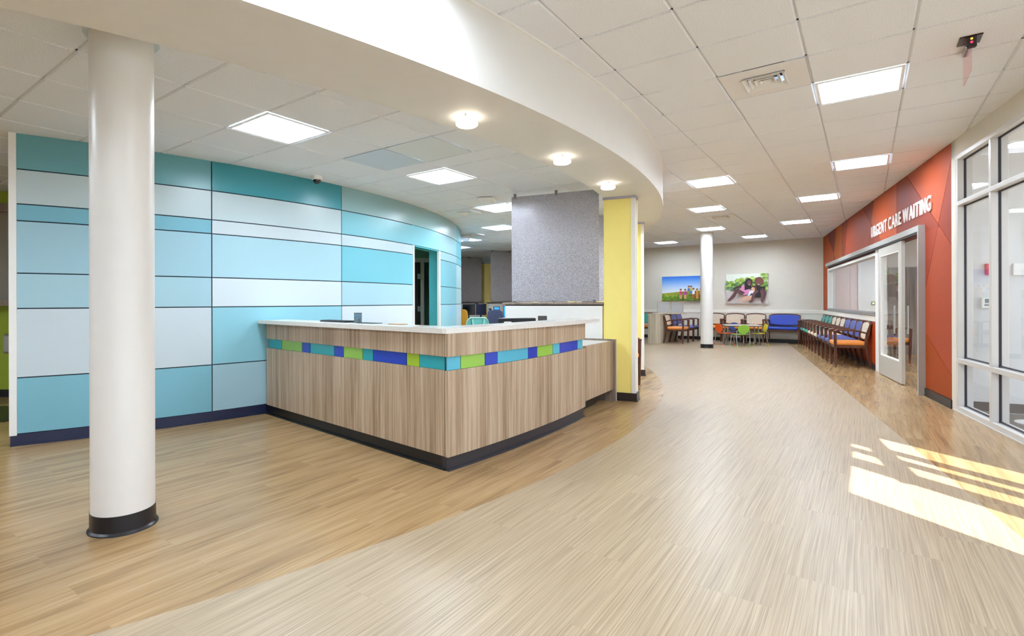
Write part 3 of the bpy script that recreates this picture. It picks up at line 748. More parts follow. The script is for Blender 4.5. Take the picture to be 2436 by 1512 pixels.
# ================================================================== BOOTHS: yellow columns, half walls, resin screens
def rad(m, ph, r0, r1, t0, t1, z0, z1, mi=0):              # t measured along the tangent
    p = radians(ph); u = (cos(p), sin(p)); t = (-sin(p), cos(p))
    P = lambda R, q: (C0[0]+R*u[0]+q*t[0], C0[1]+R*u[1]+q*t[1])
    m.prism([P(r0, t0), P(r1, t0), P(r1, t1), P(r0, t1)], z0, z1, mi); return m
nb = ['nearest, beside the reception desk', 'second, its edge just behind the first column', 'third', 'fourth', 'fifth', 'farthest, seen between the two distant grey screens']
PHS = [-24.95, -12.4, .1, 12.6, 25.2, 38.7]
for k, ph in enumerate(PHS):
    ro = 0 if k != 1 else .07
    r = thing('yellow_column', PR(10.58, ph), ['tall rectangular yellow column with white edges beside the reception desk', 'white edge of a second column just right of the yellow column', 'yellow booth column hidden behind the nearest one, third along', 'yellow booth column hidden behind the big grey screen, fourth along', 'yellow booth column hidden behind the big grey screen, fifth along', 'narrow bright yellow column between the two distant grey screens'][k], 'column')
    m = MB(); rad(m, ph, 10.40, 10.765+ro, .0, .20, .1, 2.512); m.build('panel', M_YELLOW, r)
    m = MB(); rad(m, ph, 10.765+ro, 10.785+ro, -.005, .07, .1, 2.512); rad(m, ph, 10.765+ro, 10.785+ro, .14, .205, .1, 2.512)
    rad(m, ph, 10.735+ro, 10.785+ro, -.006, .0, .1, 2.512); m.build('corner_trim', M_WHITE, r)
    m = MB(); rad(m, ph, 10.38, 10.80+ro, -.012, .215, 0, .1); rad(m, ph, 10.38, 10.81+ro, -.024, .225, 0, .012); m.build('base', M_BROWNBASE, r)
    m = MB(); rad(m, ph, 10.39, 10.79+ro, -.012, .215, 2.512, ZB); m.build('crown', mat('lilac grey metal', '#aeaab8', .35, metal=.4), r)
    hl = ['white half wall behind the reception desk carrying the big grey screen', 'white half wall of the second booth', 'white half wall of the third booth', 'white half wall of the fourth booth', 'distant half wall under the right hand distant screen', 'distant half wall under the left hand distant screen'][k]
    r = thing('half_wall', PR(9.7, ph), hl, 'half wall')
    m = MB(); rad(m, ph, 9.07, 10.38, .0, .11, 0, 1.178); m.build('wall_body', M_WHITEW, r)
    m = MB(); rad(m, ph, 9.065, 10.38, -.004, .0, .0, 1.178); rad(m, ph, 9.06, 9.07, -.002, .112, 0, 1.178); m.build('edge_trim', M_WHITE, r)
    m = MB(); rad(m, ph, 9.02, 10.39, -.012, .122, 1.195, 1.222); m.build('cap', M_LAM3, r, bevel=.003)
    m = MB(); rad(m, ph, 9.06, 10.38, .0, .11, 1.178, 1.195); m.build('cap_reveal', M_BLACK, r)
    sl_ = ['large grey pixel-textured screen on the half wall behind the desk', 'grey textured screen of the second booth', 'grey textured screen of the third booth', 'grey textured screen of the fourth booth', 'distant grey textured screen directly left of the large screen', 'farthest grey textured screen next to the teal wall'][k]
    r = thing('privacy_screen', PR(9.7, ph), sl_, 'screen', z=1.222)
    m = MB(); rad(m, ph, 9.14, 10.33, .045, .057, 1.235, 2.668); m.build('resin_panel', M_RESIN, r)
    for R_ in (9.19, 9.77):
        m = MB(); rad(m, ph, R_-.016, R_+.016, .036, .066, 2.64, 2.705); m.build('clip', mat('grey clip', '#77746f', .4), r, bevel=.004)
    for R_ in (9.19, 9.74, 10.27):
        m = MB(); rad(m, ph, R_-.016, R_+.016, .036, .066, 1.222, 1.26); m.build('clip', M_CHROME if R_ < 10 else mat('grey clip'), r, bevel=.004)

# staff area seen over the counter
def desk_t(xy, rz, w, d, label):
    r = thing('work_table', xy, label, 'desk', rz=rz)
    MB().box(-w/2, w/2, -d/2, d/2, .72, .745).build('tabletop', M_LAM2, r, local=True)
    for sx in (-1, 1):
        for sy in (-1, 1): MB().box(sx*(w/2-.05)-.02, sx*(w/2-.05)+.02, sy*(d/2-.05)-.02, sy*(d/2-.05)+.02, 0, .72).build('leg', M_BLACK, r, local=True)
desk_t((-.25, 14.5), .2, 1.2, .7, 'pale office table under the twin black monitors in the far booths')
monitor((-.17, 14.55), .745, .36, .31, .25, 'left of the twin black monitors in the far booth', group='twin monitors in the far booth')
monitor((.17, 14.62), .745, .30, .31, .25, 'right of the twin black monitors, its screen dim blue', DS, group='twin monitors in the far booth')
kb = thing('keyboard', (.02, 14.36), 'black keyboard before the twin monitors in the far booth', 'keyboard', z=.745)
MB().box(-.22, .22, -.08, .08, 0, .02).build('base', M_BLACK, kb, bevel=.004, local=True)
desk_t((.72, 12.5), .1, .95, .7, 'pale office table behind the navy chair')
r = thing('desk_phone', (.50, 12.62), 'black desk phone with a lit blue display behind the navy chair', 'telephone', rz=.1, z=.745)
MB().box(-.1, .1, -.09, .09, 0, .05).build('base', M_BLACK, r, bevel=.008, local=True)
m = MB(); m.obox((-.055, -.02, .05), (.15, 0, 0), (0, .01, 0), (0, .05, .32)); m.build('display_head', M_BLACK, r, local=True)
m = MB(); m.obox((-.035, -.012, .30), (.11, 0, 0), (0, .001, 0), (0, .008, .055)); m.build('display', BS, r, local=True)
MB().box(-.16, -.11, -.06, .08, .28, .33).box(-.145, -.125, -.0, .02, .0, .28).build('handset', M_BLACK, r, bevel=.006, local=True)
monitor((.82, 12.5), .745, .3, .27, .1, 'monitor with a bright blue screen cut off by the white half wall', BS)
monitor((-.42, 14.4), .83, .1, .22, .2, 'small blue screen peeking out beside the orange chair', BS)
r = thing('webcam', (.05, 14.62), 'black webcam sitting above the twin monitors', 'webcam', z=1.10)
MB().box(-.05, .05, -.02, .02, .06, .12).build('body', M_BLACK, r, bevel=.01, local=True); MB().box(-.012, .012, -.01, .01, .0, .06).build('mount', M_BLACK, r, local=True)

def shell_chair(name, xy, rz, bm, label, bw=.42, top=1.02, mesh=False):
    r = thing(name, xy, label, 'office chair', rz=rz)
    out = [(-bw/2, .55), (bw/2, .55), (bw/2-.0, .8), (bw/2-.03, top-.04), (bw/2-.08, top), (-bw/2+.08, top), (-bw/2+.03, top-.04), (-bw/2, .8)]
    if mesh:
        m = MB(); m.tube([(x, .22, z) for x, z in out+[out[0]]], .014, 8); m.build('back_frame', bm, r, True, local=True)
        m = MB(); m.plate([(x*.94, .55+(z-.55)*.97) for x, z in out], (0, .218, 0), (1, 0, 0), (0, 0, 1), (0, .004, 0)); m.build('mesh_back', mat('teal mesh', '#4f9a93', .7), r, local=True)
        for sx in (-1, 1):
            m = MB(); m.sweep([(sx*.12, .24, top-.02), (sx*.1, .25, .8), (0, .27, .6)], (1, 0, 0), .03, .02); m.build('back_strut', bm, r, local=True)
    else:
        m = MB(); m.plate(out, (0, .2, 0), (1, 0, 0), (0, 0, 1), (0, .025, 0)); m.build('backrest', bm, r, bevel=.01, local=True)
    MB().box(-.22, .22, -.22, .2, .44, .5).build('seat', bm, r, bevel=.02, seg=3, local=True)
    for sx in (-1, 1):
        m = MB(); m.tube([(sx*.24, .12, .46), (sx*.27, .1, .66), (sx*.27, -.12, .68)], .014, 8); m.build('armrest', M_CHROME, r, True, local=True)
    MB().cyl((0, 0, .08), (0, 0, .44), .025).build('post', M_CHROME, r, True, local=True)
    for k in range(5):
        q = k*2*pi/5; m = MB(); m.sweep([(0, 0, .09), (.26*cos(q), .26*sin(q), .06)], (-sin(q), cos(q), 0), .04, .025)
        o = m.build('foot_spoke', M_CHROME, r, local=True)
        MB().cyl((.26*cos(q), .26*sin(q)-.012, .027), (.26*cos(q), .26*sin(q)+.012, .027), .027, n=12).build('caster', M_BLACK, o, local=True)
    return r
shell_chair('office_chair', (.40, 11.2), pi+.1, M_NAVY, 'navy shell chair with its back rising above the counter', .37, 1.06)
shell_chair('office_chair', (.66, 11.75), pi+.9, mat('grey blue shell', '#5a648c', .4), 'grey blue chair half hidden behind the white half wall', .36, 1.02)
shell_chair('office_chair', (-.30, 13.5), pi-.3, mat('amber shell', '#c98a1c', .45), 'amber orange chair beside the end of the teal wall', .40, 1.04)
shell_chair('office_chair', (-.06, 9.4), pi+.5, mat('sea glass frame', '#7fb3a8', .4), 'sea green mesh-back chair just beyond the counter', .46, .95, True)

# ================================================================== ROUND COLUMNS
def column(xy, z1, label, rad_=.152):
    r = thing('round_column', xy, label, 'column')
    MB().lathe(0, 0, [(rad_, .09), (rad_, z1)], 64).build('shaft', M_COLUMN, r, True, local=True)
    MB().lathe(0, 0, [(rad_+.016, 0), (rad_+.015, .006), (rad_+.004, .016), (rad_+.003, .102), (rad_-.001, .103)], 64).build('base', M_BLACKBASE, r, True, local=True)
    MB().lathe(0, 0, [(rad_+.028, z1-.006), (rad_+.028, z1)], 48).build('ceiling_collar', mat('pale blue grey trim', '#c6cfd2', .4), r, True, local=True)
column((-1.962, 2.915), ZL, 'thick ivory round column with black base in the left foreground')
column((6.125, 13.83), ZR, 'far ivory round column with black base in the waiting area')

# ================================================================== BACK WALL
BW = 17.80
m = MB(); m.gbox(-16, -.86, BW, BW+.12, 0, ZR+.02); struct(m.build('wall_back', [M_WALLBG]))
m = MB(); m.gbox(-16, -.95, BW-.02, BW, .862, .965); struct(m.build('trim_8', [M_RAIL], bevel=.004))
m = MB(); m.gbox(-16, -.95, BW-.012, BW, 0, .10); struct(m.build('baseboard_back', [M_BLACKBASE]))
m = MB(); m.gbox(-16, -.95, BW-.006, BW, .10, .862); struct(m.build('trim_9', [mat('cream wainscot', '#e3dccf', .55)]))

# canvases
def canvas(a0, a1, z0, z1, label, art):
    r = thing('wall_picture', G((a0+a1)/2, BW-.03), label, 'picture', z=z0)
    m = MB(); m.gbox(a0, a1, BW-.05, BW-.001, z0, z1); m.build('canvas_wrap', M_WHITE, r)
    mats = []; m = MB(); w, h = a1-a0, z1-z0
    for d, (pts, hx) in enumerate(art):
        nm = 'print '+hx
        if nm not in mats: mats.append(nm)
        b = BW-.0505-.0004*(d+1)
        m.add([(*G(a0+w*min(max(x, 0), 1), b), z0+h*min(max(y, 0), 1)) for x, y in pts], [list(range(len(pts)))[::-1]], mats.index(nm))
    m.build('print', [mat(n, n.split()[1], .4) for n in mats], r)
def ell(cx, cy, rx, ry, n=14): return [(cx+rx*cos(2*pi*i/n), cy+ry*sin(2*pi*i/n)) for i in range(n)]
art = []
sky = ['#2f6fd0', '#4a86dc', '#6d9fe4', '#8fb6ea', '#b0cbef', '#cbdaf1', '#dfe5f2', '#e9e9f0']
for k in range(28):
    f = k/27*7; i0 = min(int(f), 6); f -= i0
    c = ''.join('%02x' % int(int(sky[i0][q:q+2], 16)*(1-f)+int(sky[i0+1][q:q+2], 16)*f) for q in (1, 3, 5))
    y1, y0 = 1-k*.72/28, 1-(k+1)*.72/28
    art.append(([(0, y0), (1, y0), (1, y1), (0, y1)], '#'+c))
art.append(([(0, 0), (1, 0), (1, .42), (.45, .375), (0, .30)], '#9aa53a'))
art.append(([(0, .0), (1, 0), (1, .27), (.5, .2), (0, .18)], '#6f9a2c'))
rnd = random.Random(3)
for k in range(150):
    x, y = rnd.random(), rnd.random()*.33
    art.append((ell(x, y*(.75+.3*x), .012+.02*rnd.random(), .012, 6), rnd.choice(['#b8b83e', '#5c8a24', '#86ab35', '#3e6b1c', '#a9c65a'])))
for x, h, c, s2 in ((.44, .30, '#d6337c', '#c79d6b'), (.54, .29, '#b8399a', '#c79d6b'), (.62, .22, '#3f6fb5', '#8aa045'), (.67, .22, '#c7b64a', '#4a76b0'), (.72, .33, '#e8e4de', '#a86a3d'), (.80, .30, '#d98b3f', '#c98d4f'), (.88, .31, '#caa06a', '#b57f45')):
    b = .08 if h > .25 else .28
    art += [([(x-.028, b), (x+.028, b), (x+.03, b+h*.6), (x-.03, b+h*.6)], s2), ([(x-.03, b+h*.55), (x+.03, b+h*.55), (x+.026, b+h), (x-.026, b+h)], c),
            (ell(x, b+h+.045, .022, .05, 10), '#d9a97c'), (ell(x, b+h+.075, .026, .035, 8), '#7a5232')]
canvas(-5.43, -4.02, 1.246, 2.045, 'left canvas photo of children sack racing under a blue sky', art)
art = [([(0, .45), (1, .45), (1, 1), (0, 1)], '#e8ece0'), ([(0, 0), (1, 0), (1, .48), (0, .44)], '#cfc6c2')]
rnd = random.Random(5)
for k in range(120):
    x = rnd.random(); y = .5+rnd.random()*(.22+.28*x)
    art.append((ell(x, y, .03+.04*rnd.random(), .03+.04*rnd.random(), 8), rnd.choice(['#8fae4a', '#6d9a3c', '#55803a', '#a9c25c', '#5f8a6a', '#cfdc7a'])))
for k in range(60):
    art.append((ell(rnd.random(), rnd.random()*.4, .02, .006, 6), rnd.choice(['#b9aeab', '#ded6d2', '#a89c9a'])))
SKN, SK2, SK3, PK = '#4d3034', '#6a4546', '#d9a68a', '#d987b8'
def limb(p, w0, w1, c):
    pts1 = []; pts2 = []
    for i, (x, y) in enumerate(p):
        j = min(i+1, len(p)-1); k_ = max(i-1, 0); dx, dy_ = p[j][0]-p[k_][0], p[j][1]-p[k_][1]; L_ = hypot(dx, dy_); w = w0+(w1-w0)*i/(len(p)-1)
        pts1.append((x-dy_/L_*w, y+dx/L_*w)); pts2.append((x+dy_/L_*w, y-dx/L_*w))
    art.append((pts1+pts2[::-1], c))
art.append(([(.36, .30), (.58, .30), (.60, .62), (.42, .64), (.36, .52)], PK))
limb([(.38, .58), (.28, .55), (.20, .50), (.27, .45)], .035, .025, SKN)
limb([(.44, .34), (.30, .47), (.20, .25), (.08, .10)], .045, .02, SKN)
limb([(.42, .30), (.25, .42), (.14, .22), (.05, .09)], .04, .02, SK2)
art.append((ell(.56, .72, .085, .13, 16), '#221a1e')); art.append(([(.46, .45), (.62, .5), (.62, .75), (.46, .75)], '#221a1e')); art.append((ell(.57, .69, .048, .09, 14), SK2))
art.append(([(.555, .64), (.60, .645), (.575, .625)], '#f2ece8'))
art.append(([(.68, .20), (.92, .20), (.94, .55), (.72, .6), (.66, .5)], '#1b191c'))
art.append((ell(.80, .74, .105, .14, 18), '#6e3c30')); art.append((ell(.79, .70, .05, .095, 14), SK2)); art.append(([(.765, .645), (.82, .645), (.79, .62)], '#f2ece8'))
art.append((ell(.68, .50, .07, .11, 14), '#5a3c2c')); art.append((ell(.66, .47, .045, .08, 12), SK3))
art.append(([(.52, .22), (.70, .24), (.70, .42), (.58, .44)], '#e6eaf0')); art.append(([(.56, .26), (.66, .28), (.63, .36)], '#2f4350'))
limb([(.60, .24), (.45, .20), (.30, .10)], .04, .02, SK3); limb([(.66, .24), (.56, .14), (.40, .08)], .035, .02, SK3)
limb([(.76, .44), (.68, .32), (.64, .10), (.58, .05)], .045, .025, SK2); limb([(.86, .50), (.94, .36), (.90, .16), (.86, .05)], .04, .02, SKN); limb([(.86, .44), (.88, .30), (.86, .10)], .04, .025, SK2)
canvas(-3.465, -2.315, 1.147, 2.06, 'right canvas photo of a family sitting together on sand', art)

# ================================================================== ORANGE WALL
WT = .12
m = MB()
OPEN_D = (.975, 3.47); WIN = (3.63, 9.0)
struct(MB().lbox(0, .975, -WT, -.012, 0, ZR+.02).lbox(.975, 3.47, -WT, -.012, 2.12, ZR+.02).lbox(3.47, 9.0, -WT, -.012, 2.08, ZR+.02)
       .lbox(3.63, 9.0, -WT, -.012, 0, 1.02).lbox(9.0, 11.2, -WT, -.012, 0, ZR+.02).build('wall_right', [M_OJOINT]))
def clip(poly, a, b, keep):
    out = []; f = lambda p: (b[0]-a[0])*(p[1]-a[1])-(b[1]-a[1])*(p[0]-a[0])
    for i in range(len(poly)):
        p, q = poly[i], poly[(i+1) % len(poly)]; fp, fq = f(p)*keep, f(q)*keep
        if fp >= 0: out.append(p)
        if fp*fq < 0: t = fp/(fp-fq); out.append((p[0]+(q[0]-p[0])*t, p[1]+(q[1]-p[1])*t))
    return out
def bsp(poly, lines):
    ps = [poly]
    for a, b in lines:
        nx = []
        for p in ps:
            for k in (1, -1):
                c = clip(p, a, b, k)
                if len(c) > 2 and abs(sum(c[i][0]*c[(i+1) % len(c)][1]-c[(i+1) % len(c)][0]*c[i][1] for i in range(len(c)))) > 1e-3: nx.append(c)
        ps = nx
    return ps
def shrink(p, g):
    cx = sum(x for x, _ in p)/len(p); n = len(p); A = sum(p[i][0]*p[(i+1) % n][1]-p[(i+1) % n][0]*p[i][1] for i in range(n)); sg = 1 if A > 0 else -1
    E = []
    for i in range(n):
        (x0, y0), (x1, y1) = p[i], p[(i+1) % n]; L_ = hypot(x1-x0, y1-y0)
        if L_ < 1e-6: continue
        gg = 0 if abs(y0-2.12) < 1e-6 and abs(y1-2.12) < 1e-6 else g
        nx, ny = -(y1-y0)/L_*sg, (x1-x0)/L_*sg; E.append((x0+nx*gg, y0+ny*gg, x1-x0, y1-y0))
    out = []
    for i in range(len(E)):
        x1, y1, dx1, dy1 = E[i-1]; x2, y2, dx2, dy2 = E[i]; dt = dx1*dy2-dy1*dx2
        if abs(dt) < 1e-9: out.append((x2, y2)); continue
        t = ((x2-x1)*dy2-(y2-y1)*dx2)/dt; out.append((x1+dx1*t, y1+dy1*t))
    return out
l1 = ((1.766, 3.03), (.023, 1.882)); l2 = ((0, 2.84), (.922, 1.401)); l3 = ((2.29, 3.03), (2.29, 2.2)); l4 = ((3.806, 3.03), (4.216, 2.25)); l5 = ((4.712, 3.02), (3.269, 2.25))
l6 = ((6.261, 3.0), (6.624, 2.26)); l7 = ((6.99, 3), (6.99, 2.2)); l8 = ((7.79, 3.02), (8.14, 2.344)); l9 = ((9.198, 3.01), (7.865, 2.262)); l11 = ((.96, .819), (.02, .375))
OR = ['#bd6240', '#9c4733', '#a34b35', '#c0602f', '#92412a', '#9f4828', '#ad5230', '#8c3c1e', '#c26a1e', '#832f1a', '#b9581f', '#b85a3b', '#b2561f', '#c1521c', '#aa4d37']
def side(a, b, p): return (b[0]-a[0])*(p[1]-a[1])-(b[1]-a[1])*(p[0]-a[0]) > 0
def xs_(l, z): (a, b), (c, d) = l; return a+(c-a)*(z-b)/(d-b)
def color_top(c):
    s, z = c
    if s < 2.29:
        if s < xs_(l1, z) and s > xs_(l2, z): return 0
        if s < xs_(l2, z) and s < xs_(l1, z): return 2
        return 1
    if s < 6.26+.01:
        u4, u5 = xs_(l4, z), xs_(l5, z)
        if s < min(u4, u5): return 3
        if u4 < s < u5: return 4
        if u5 < s < u4: return 5
        if s < xs_(l6, z): return 6
    if s < xs_(l6, z): return 6
    if s < 6.99: return 7
    u8, u9 = xs_(l8, z), xs_(l9, z)
    if s < min(u8, u9): return 8
    if u8 < s < u9: return 9
    if u9 < s < u8: return 5
    return 10
def color_low(c):
    s, z = c
    if z < xs_2(l11, s): return 12
    if s < xs_(l2, z) and z > 1.882+(s-.023)*.6586: return 2
    if s > xs_(l2, z) and z > 1.4: return 14
    return 11
def xs_2(l, s): (a, b), (c, d) = l; return b+(d-b)*(s-a)/(c-a)
m = MB()
def panels(poly, lines, fn):
    for p in bsp(poly, lines):
        c = (sum(x for x, _ in p)/len(p), sum(y for _, y in p)/len(p))
        q = shrink(p, .004)
        vs = [(*LW(s, -.012), z) for s, z in q]+[(*LW(s, 0), z) for s, z in q]; n = len(q)
        m.add(vs, [[n+i for i in range(n)]]+[[i, (i+1) % n, n+(i+1) % n, n+i] for i in range(n)], fn(c))
panels([(0, 2.12), (9.95, 2.12), (9.95, ZR), (0, ZR)], [l1, l2, l3, l4, l5, l6, l7, l8, l9], color_top)
panels([(0, .1), (.95, .1), (.95, 2.12), (0, 2.12)], [l1, l2, l11], color_low)
panels([(9.02, .96), (9.95, .96), (9.95, 2.12), (9.02, 2.12)], [], lambda c: 10)
panels([(3.66, .1), (9.95, .1), (9.95, .858), (3.66, .858)], [((5.5, .1), (5.9, .86)), ((7.6, .1), (7.3, .86))], lambda c: 13)
struct(m.build('wall_right_cladding', [mat('orange panel '+c, tuple(a_*b_ for a_, b_ in zip(lin(c), (.70, .52, .42, 1))), .55, spec=.18) for c in OR]))
struct(MB().lbox(3.66, 9.95, -.006, .014, .86, .962).build('trim_10', [M_RAIL], bevel=.003))
struct(MB().lbox(.03, .945, 0, .012, 0, .10).lbox(-.01, .945, 0, .02, 0, .010).lbox(-.012, .03, -.12, .012, 0, .1).build('baseboard_right', [M_BROWNBASE]))
struct(MB().lbox(3.66, 9.95, 0, .012, 0, .10).build('baseboard_right_far', [M_BLACKBASE]))
# window into the urgent care room
w = bpy.data.objects.new('window_1', None); COL.objects.link(w); w.location = (*LW(6.3, 0), 1.0); w.matrix_basis = Matrix.Translation(w.location); struct(w)
MB().lbox(3.63, 9.0, -.12, .03, .965, 1.03).build('window_sill', mat('grey sill', '#8e8a86', .45), w, bevel=.004)
MB().lbox(8.93, 9.0, -.12, .02, 1.03, 2.08).lbox(8.80, 8.86, -.12, -.06, 1.03, 2.08).lbox(3.63, 9.0, -.12, .01, 2.03, 2.08).build('window_frame', M_WHITE, w)
MB().lbox(3.64, 8.93, -.07, -.063, 1.03, 2.03).build('pane', M_GLASS, w)
struct(MB().lbox(3.47, 3.63, -.12, .012, 0, 2.12).build('trim_11', [M_WHITE], bevel=.003))
# sliding door
d_ = thing('sliding_door', LW(2.5, .02), 'warm grey sliding door with tall glass pane and bar handles in the orange wall', 'door'); d_['kind'] = 'structure'; d_.name = 'door_1'
m = MB()
for a, b, z0, z1 in ((1.85, 1.99, .012, 2.108), (3.09, 3.235, .012, 2.108), (1.99, 3.09, .012, .335), (1.99, 3.09, 1.965, 2.108)): m.lbox(a, b, 0.0, .042, z0, z1)
m.build('door_leaf', M_DOOR, d_)
MB().lbox(1.99, 3.09, .016, .024, .335, 1.965).build('glass', M_GLASS, d_)
m = MB()
for a, b, z0, z1 in ((1.985, 2.0, .33, 1.97), (3.08, 3.095, .33, 1.97), (1.985, 3.095, .325, .34), (1.985, 3.095, 1.96, 1.972)): m.lbox(a, b, -.002, .045, z0, z1)
m.build('glazing_bead', M_WHITE, d_)
for n_ in (.075, -.085):
    m = MB(); m.cyl((*LW(2.09, n_), .735), (*LW(2.09, n_), 1.157), .013)
    h_ = m.build('handle', M_CHROME, d_, True)
    for z in (.835, 1.05):
        m = MB(); m.cyl((*LW(2.09, n_), z), (*LW(2.09, .02), z), .008, n=12); m.build('standoff', M_CHROME, h_, True)
r = thing('door_track', LW(5, .04), 'grey painted header track over the sliding door and window', 'door track'); r['kind'] = 'structure'; r.name = 'trim_12'
MB().lbox(.93, 8.99, 0, .073, 2.137, 2.218).build('header', M_ALUG, r, bevel=.003)
MB().lbox(.93, .965, -.12, .075, 0, 2.137).build('jamb', M_ALUG, r, bevel=.002)
MB().lbox(.975, 8.95, .02, .06, 2.115, 2.137).build('track_rail', M_BLACK, r)

# sign letters
def letters():
    r = thing('wall_sign', LW(2.3, .02), 'white raised capitals on the orange wall reading URGENT CARE WAITING', 'sign', z=2.36)
    words = ['URGENT', 'CARE', 'WAITING']
    x = 0.0; items = []
    for wd in words:
        for ch in wd:
            cu = bpy.data.curves.new('letter', 'FONT'); cu.body = ch; cu.size = 1; cu.offset = .016; cu.extrude = .0
            to = bpy.data.objects.new('tmp', cu); COL.objects.link(to)
            bpy.context.view_layer.update()
            me = bpy.data.meshes.new_from_object(to.evaluated_get(bpy.context.evaluated_depsgraph_get()))
            bpy.data.objects.remove(to); bpy.data.curves.remove(cu)
            x0 = min(v.co.x for v in me.vertices); x1 = max(v.co.x for v in me.vertices)
            items.append((me, x, x0, x1-x0)); x += (x1-x0)+(.10 if ch in 'AWR' else .15)
        x += .24
    tot = items[-1][1]+items[-1][3]; S0, S1 = 3.93, .655; Z0, Z1 = 2.362, 2.562
    ymin = min(v.co.y for it in items for v in it[0].vertices); ymax = max(v.co.y for it in items for v in it[0].vertices)
    k = (S1-S0)/tot; kz = (Z1-Z0)/(ymax-ymin)
    for me, x, x0, w_ in items:
        vs = [(x+v.co.x-x0, v.co.y) for v in me.vertices]; n = len(vs)
        m = MB()
        V = [(*LW(S0+a*k, .016), Z0+(b-ymin)*kz) for a, b in vs]+[(*LW(S0+a*k, .003), Z0+(b-ymin)*kz) for a, b in vs]
        F = [list(p.vertices) for p in me.polygons]
        cnt = {}
        for f in F:
            for i in range(len(f)): e = tuple(sorted((f[i], f[(i+1) % len(f)]))); cnt[e] = cnt.get(e, 0)+1
        fs = F+[[n+i for i in f][::-1] for f in F]+[[a, b, n+b, n+a] for (a, b), c in cnt.items() if c == 1]
        m.add(V, fs); m.build('letter', mat('white sign metal', '#e9e2dc', .35), r)
        bpy.data.meshes.remove(me)
letters()

# ------------------------------------------------------------------ room behind the orange wall
struct(MB().lbox(.9, 11.2, -4.4, -4.3, 0, 2.62).build('wall_urgent_room', [M_PAINT]))
struct(MB().lbox(11.1, 11.2, -4.3, -.12, 0, 2.62).build('wall_urgent_room_end', [M_PAINT]))
struct(MB().lbox(7.5, 7.6, -4.3, -.95, 0, 2.69).build('wall_urgent_room_divider', [M_PAINT]))
struct(MB().lbox(7.47, 7.5, -4.3, -.97, .0, 2.0).build('trim_13', [M_LAM3]))
struct(MB().lbox(.12, 11.1, -4.3, -.12, 2.69, 2.72).build('ceiling_urgent_room', [M_TILE]))
def n_at_u(u, s0):                                       # depth behind the window seen at a measured column
    lo, hi = -4.3, 0.0
    for _ in range(40):
        md = (lo+hi)/2; x, y = LW(s0, md)
        if CX+FPX*x/y > u: lo = md
        else: hi = md
    return lo
nA1, nA2, nA3 = n_at_u(2040, 11.1), n_at_u(2047, 11.1), n_at_u(2022, 11.1)
struct(MB().lbox(11.07, 11.1, nA3+.004, -.12, 0, 2.6).lbox(11.07, 11.1, nA1+.004, nA3-.004, 0, 2.6).build('trim_19', [mat('blush laminate', '#ecd9d2', .5)]))
struct(MB().lbox(11.05, 11.1, nA2, nA1, 0, 2.6).build('trim_14', [M_WHITE]))
n0, n1 = n_at_u(2082, 11.08), n_at_u(2073, 11.08)
r = thing('wall_switch', LW(11.08, (n0+n1)/2), 'small olive grey switch box with a lit dot, seen through the long window', 'switch', z=1.1)
MB().lbox(11.07, 11.1, n0, n1, 1.10, 1.21).build('body', mat('olive grey plastic', '#7d8260', .5), r)
MB().lbox(11.06, 11.07, n0+.03, n0+.06, 1.14, 1.17).build('led', mat('green led', '#e8ff9a', .5, emit=3), r)
for s_i, n_i in ((2.2, -2.0), (5.0, -2.2), (9.4, -1.6), (10.2, -2.9)):  # unseen lamps, added to brighten what shows through window and door
    o = copy_tree(proto); place(o, LW(s_i, n_i), -TH, 'unseen recessed light added to the room behind the orange wall', 'added lights of the room behind the orange wall', 2.6)

# ================================================================== VESTIBULE GLASS WALL
F = bpy.data.objects.new('window_2', None); COL.objects.link(F); F.matrix_basis = Matrix.Translation((*LW(-2.4, 0), 0)); F.location = (*LW(-2.4, 0), 0); struct(F)
SE = -4.6
posts = [(-.185, -.13), (-1.035, -.985)]
def s_of_w(w): y = (w-2.3456)/.7582; return (y-5.965)/.894
for wc in (3.80, 4.18, 4.39, 4.79):
    s0 = s_of_w(wc); posts.append((s0-.025, s0+.025))
posts.append((s_of_w(3.90)-.025, s_of_w(3.90)+.025))
posts.append((-2.0, -1.95))
for a, b in posts:
    m = MB(); m.lbox(a, b, -.13, .0, .0, 2.845)
    m.build('mullion', M_ALU, F, bevel=.003)
    if a > -1.2:
        m = MB(); m.lbox(a-.004, a, -.075, -.055, .06, 2.79); m.build('gasket', M_GASKET, F)
for z0, z1, nm in ((.0, .062, 'bottom_rail'), (.543, .592, 'mid_rail'), (2.282, 2.33, 'transom'), (2.795, 2.845, 'head_rail')):
    m = MB(); m.lbox(SE if nm != 'head_rail' else -3.78, -.13, -.13, .002, z0, z1); m.build(nm, M_ALU, F, bevel=.003)
m = MB(); m.lbox(-3.72, -2.2, -.13, -.002, 2.56, 2.795); m.build('head_rail', M_ALU, F)  # unseen drop below the head rail, added to cut off sun above the transom
for z in (.066, .597, 2.335):
    m = MB(); m.lbox(SE, -.19, -.072, -.058, z, z+.012); m.build('gasket', M_GASKET, F)
for z in (2.27, 2.783, .532):
    m = MB(); m.lbox(SE, -.19, -.072, -.058, z, z+.012); m.build('gasket', M_GASKET, F)
m = MB(); m.lbox(SE, -.185, -.068, -.062, .06, 2.8); m.build('pane', M_GLASS, F)
struct(MB().lbox(-3.78, -.0, -.12, 0, 2.845, ZR+.12).lbox(-.13, 0, -.12, 0, 0, ZR).build('wall_vestibule_head', [M_WALLBG]))
struct(MB().lbox(-4.9, -.06, 0, .012, 0, .012).build('trim_15', [M_ALU]))
struct(MB().lbox(-4.7, -.12, -3.3, -.13, -.03, .002).build('floor_vestibule', [M_CARPET]))
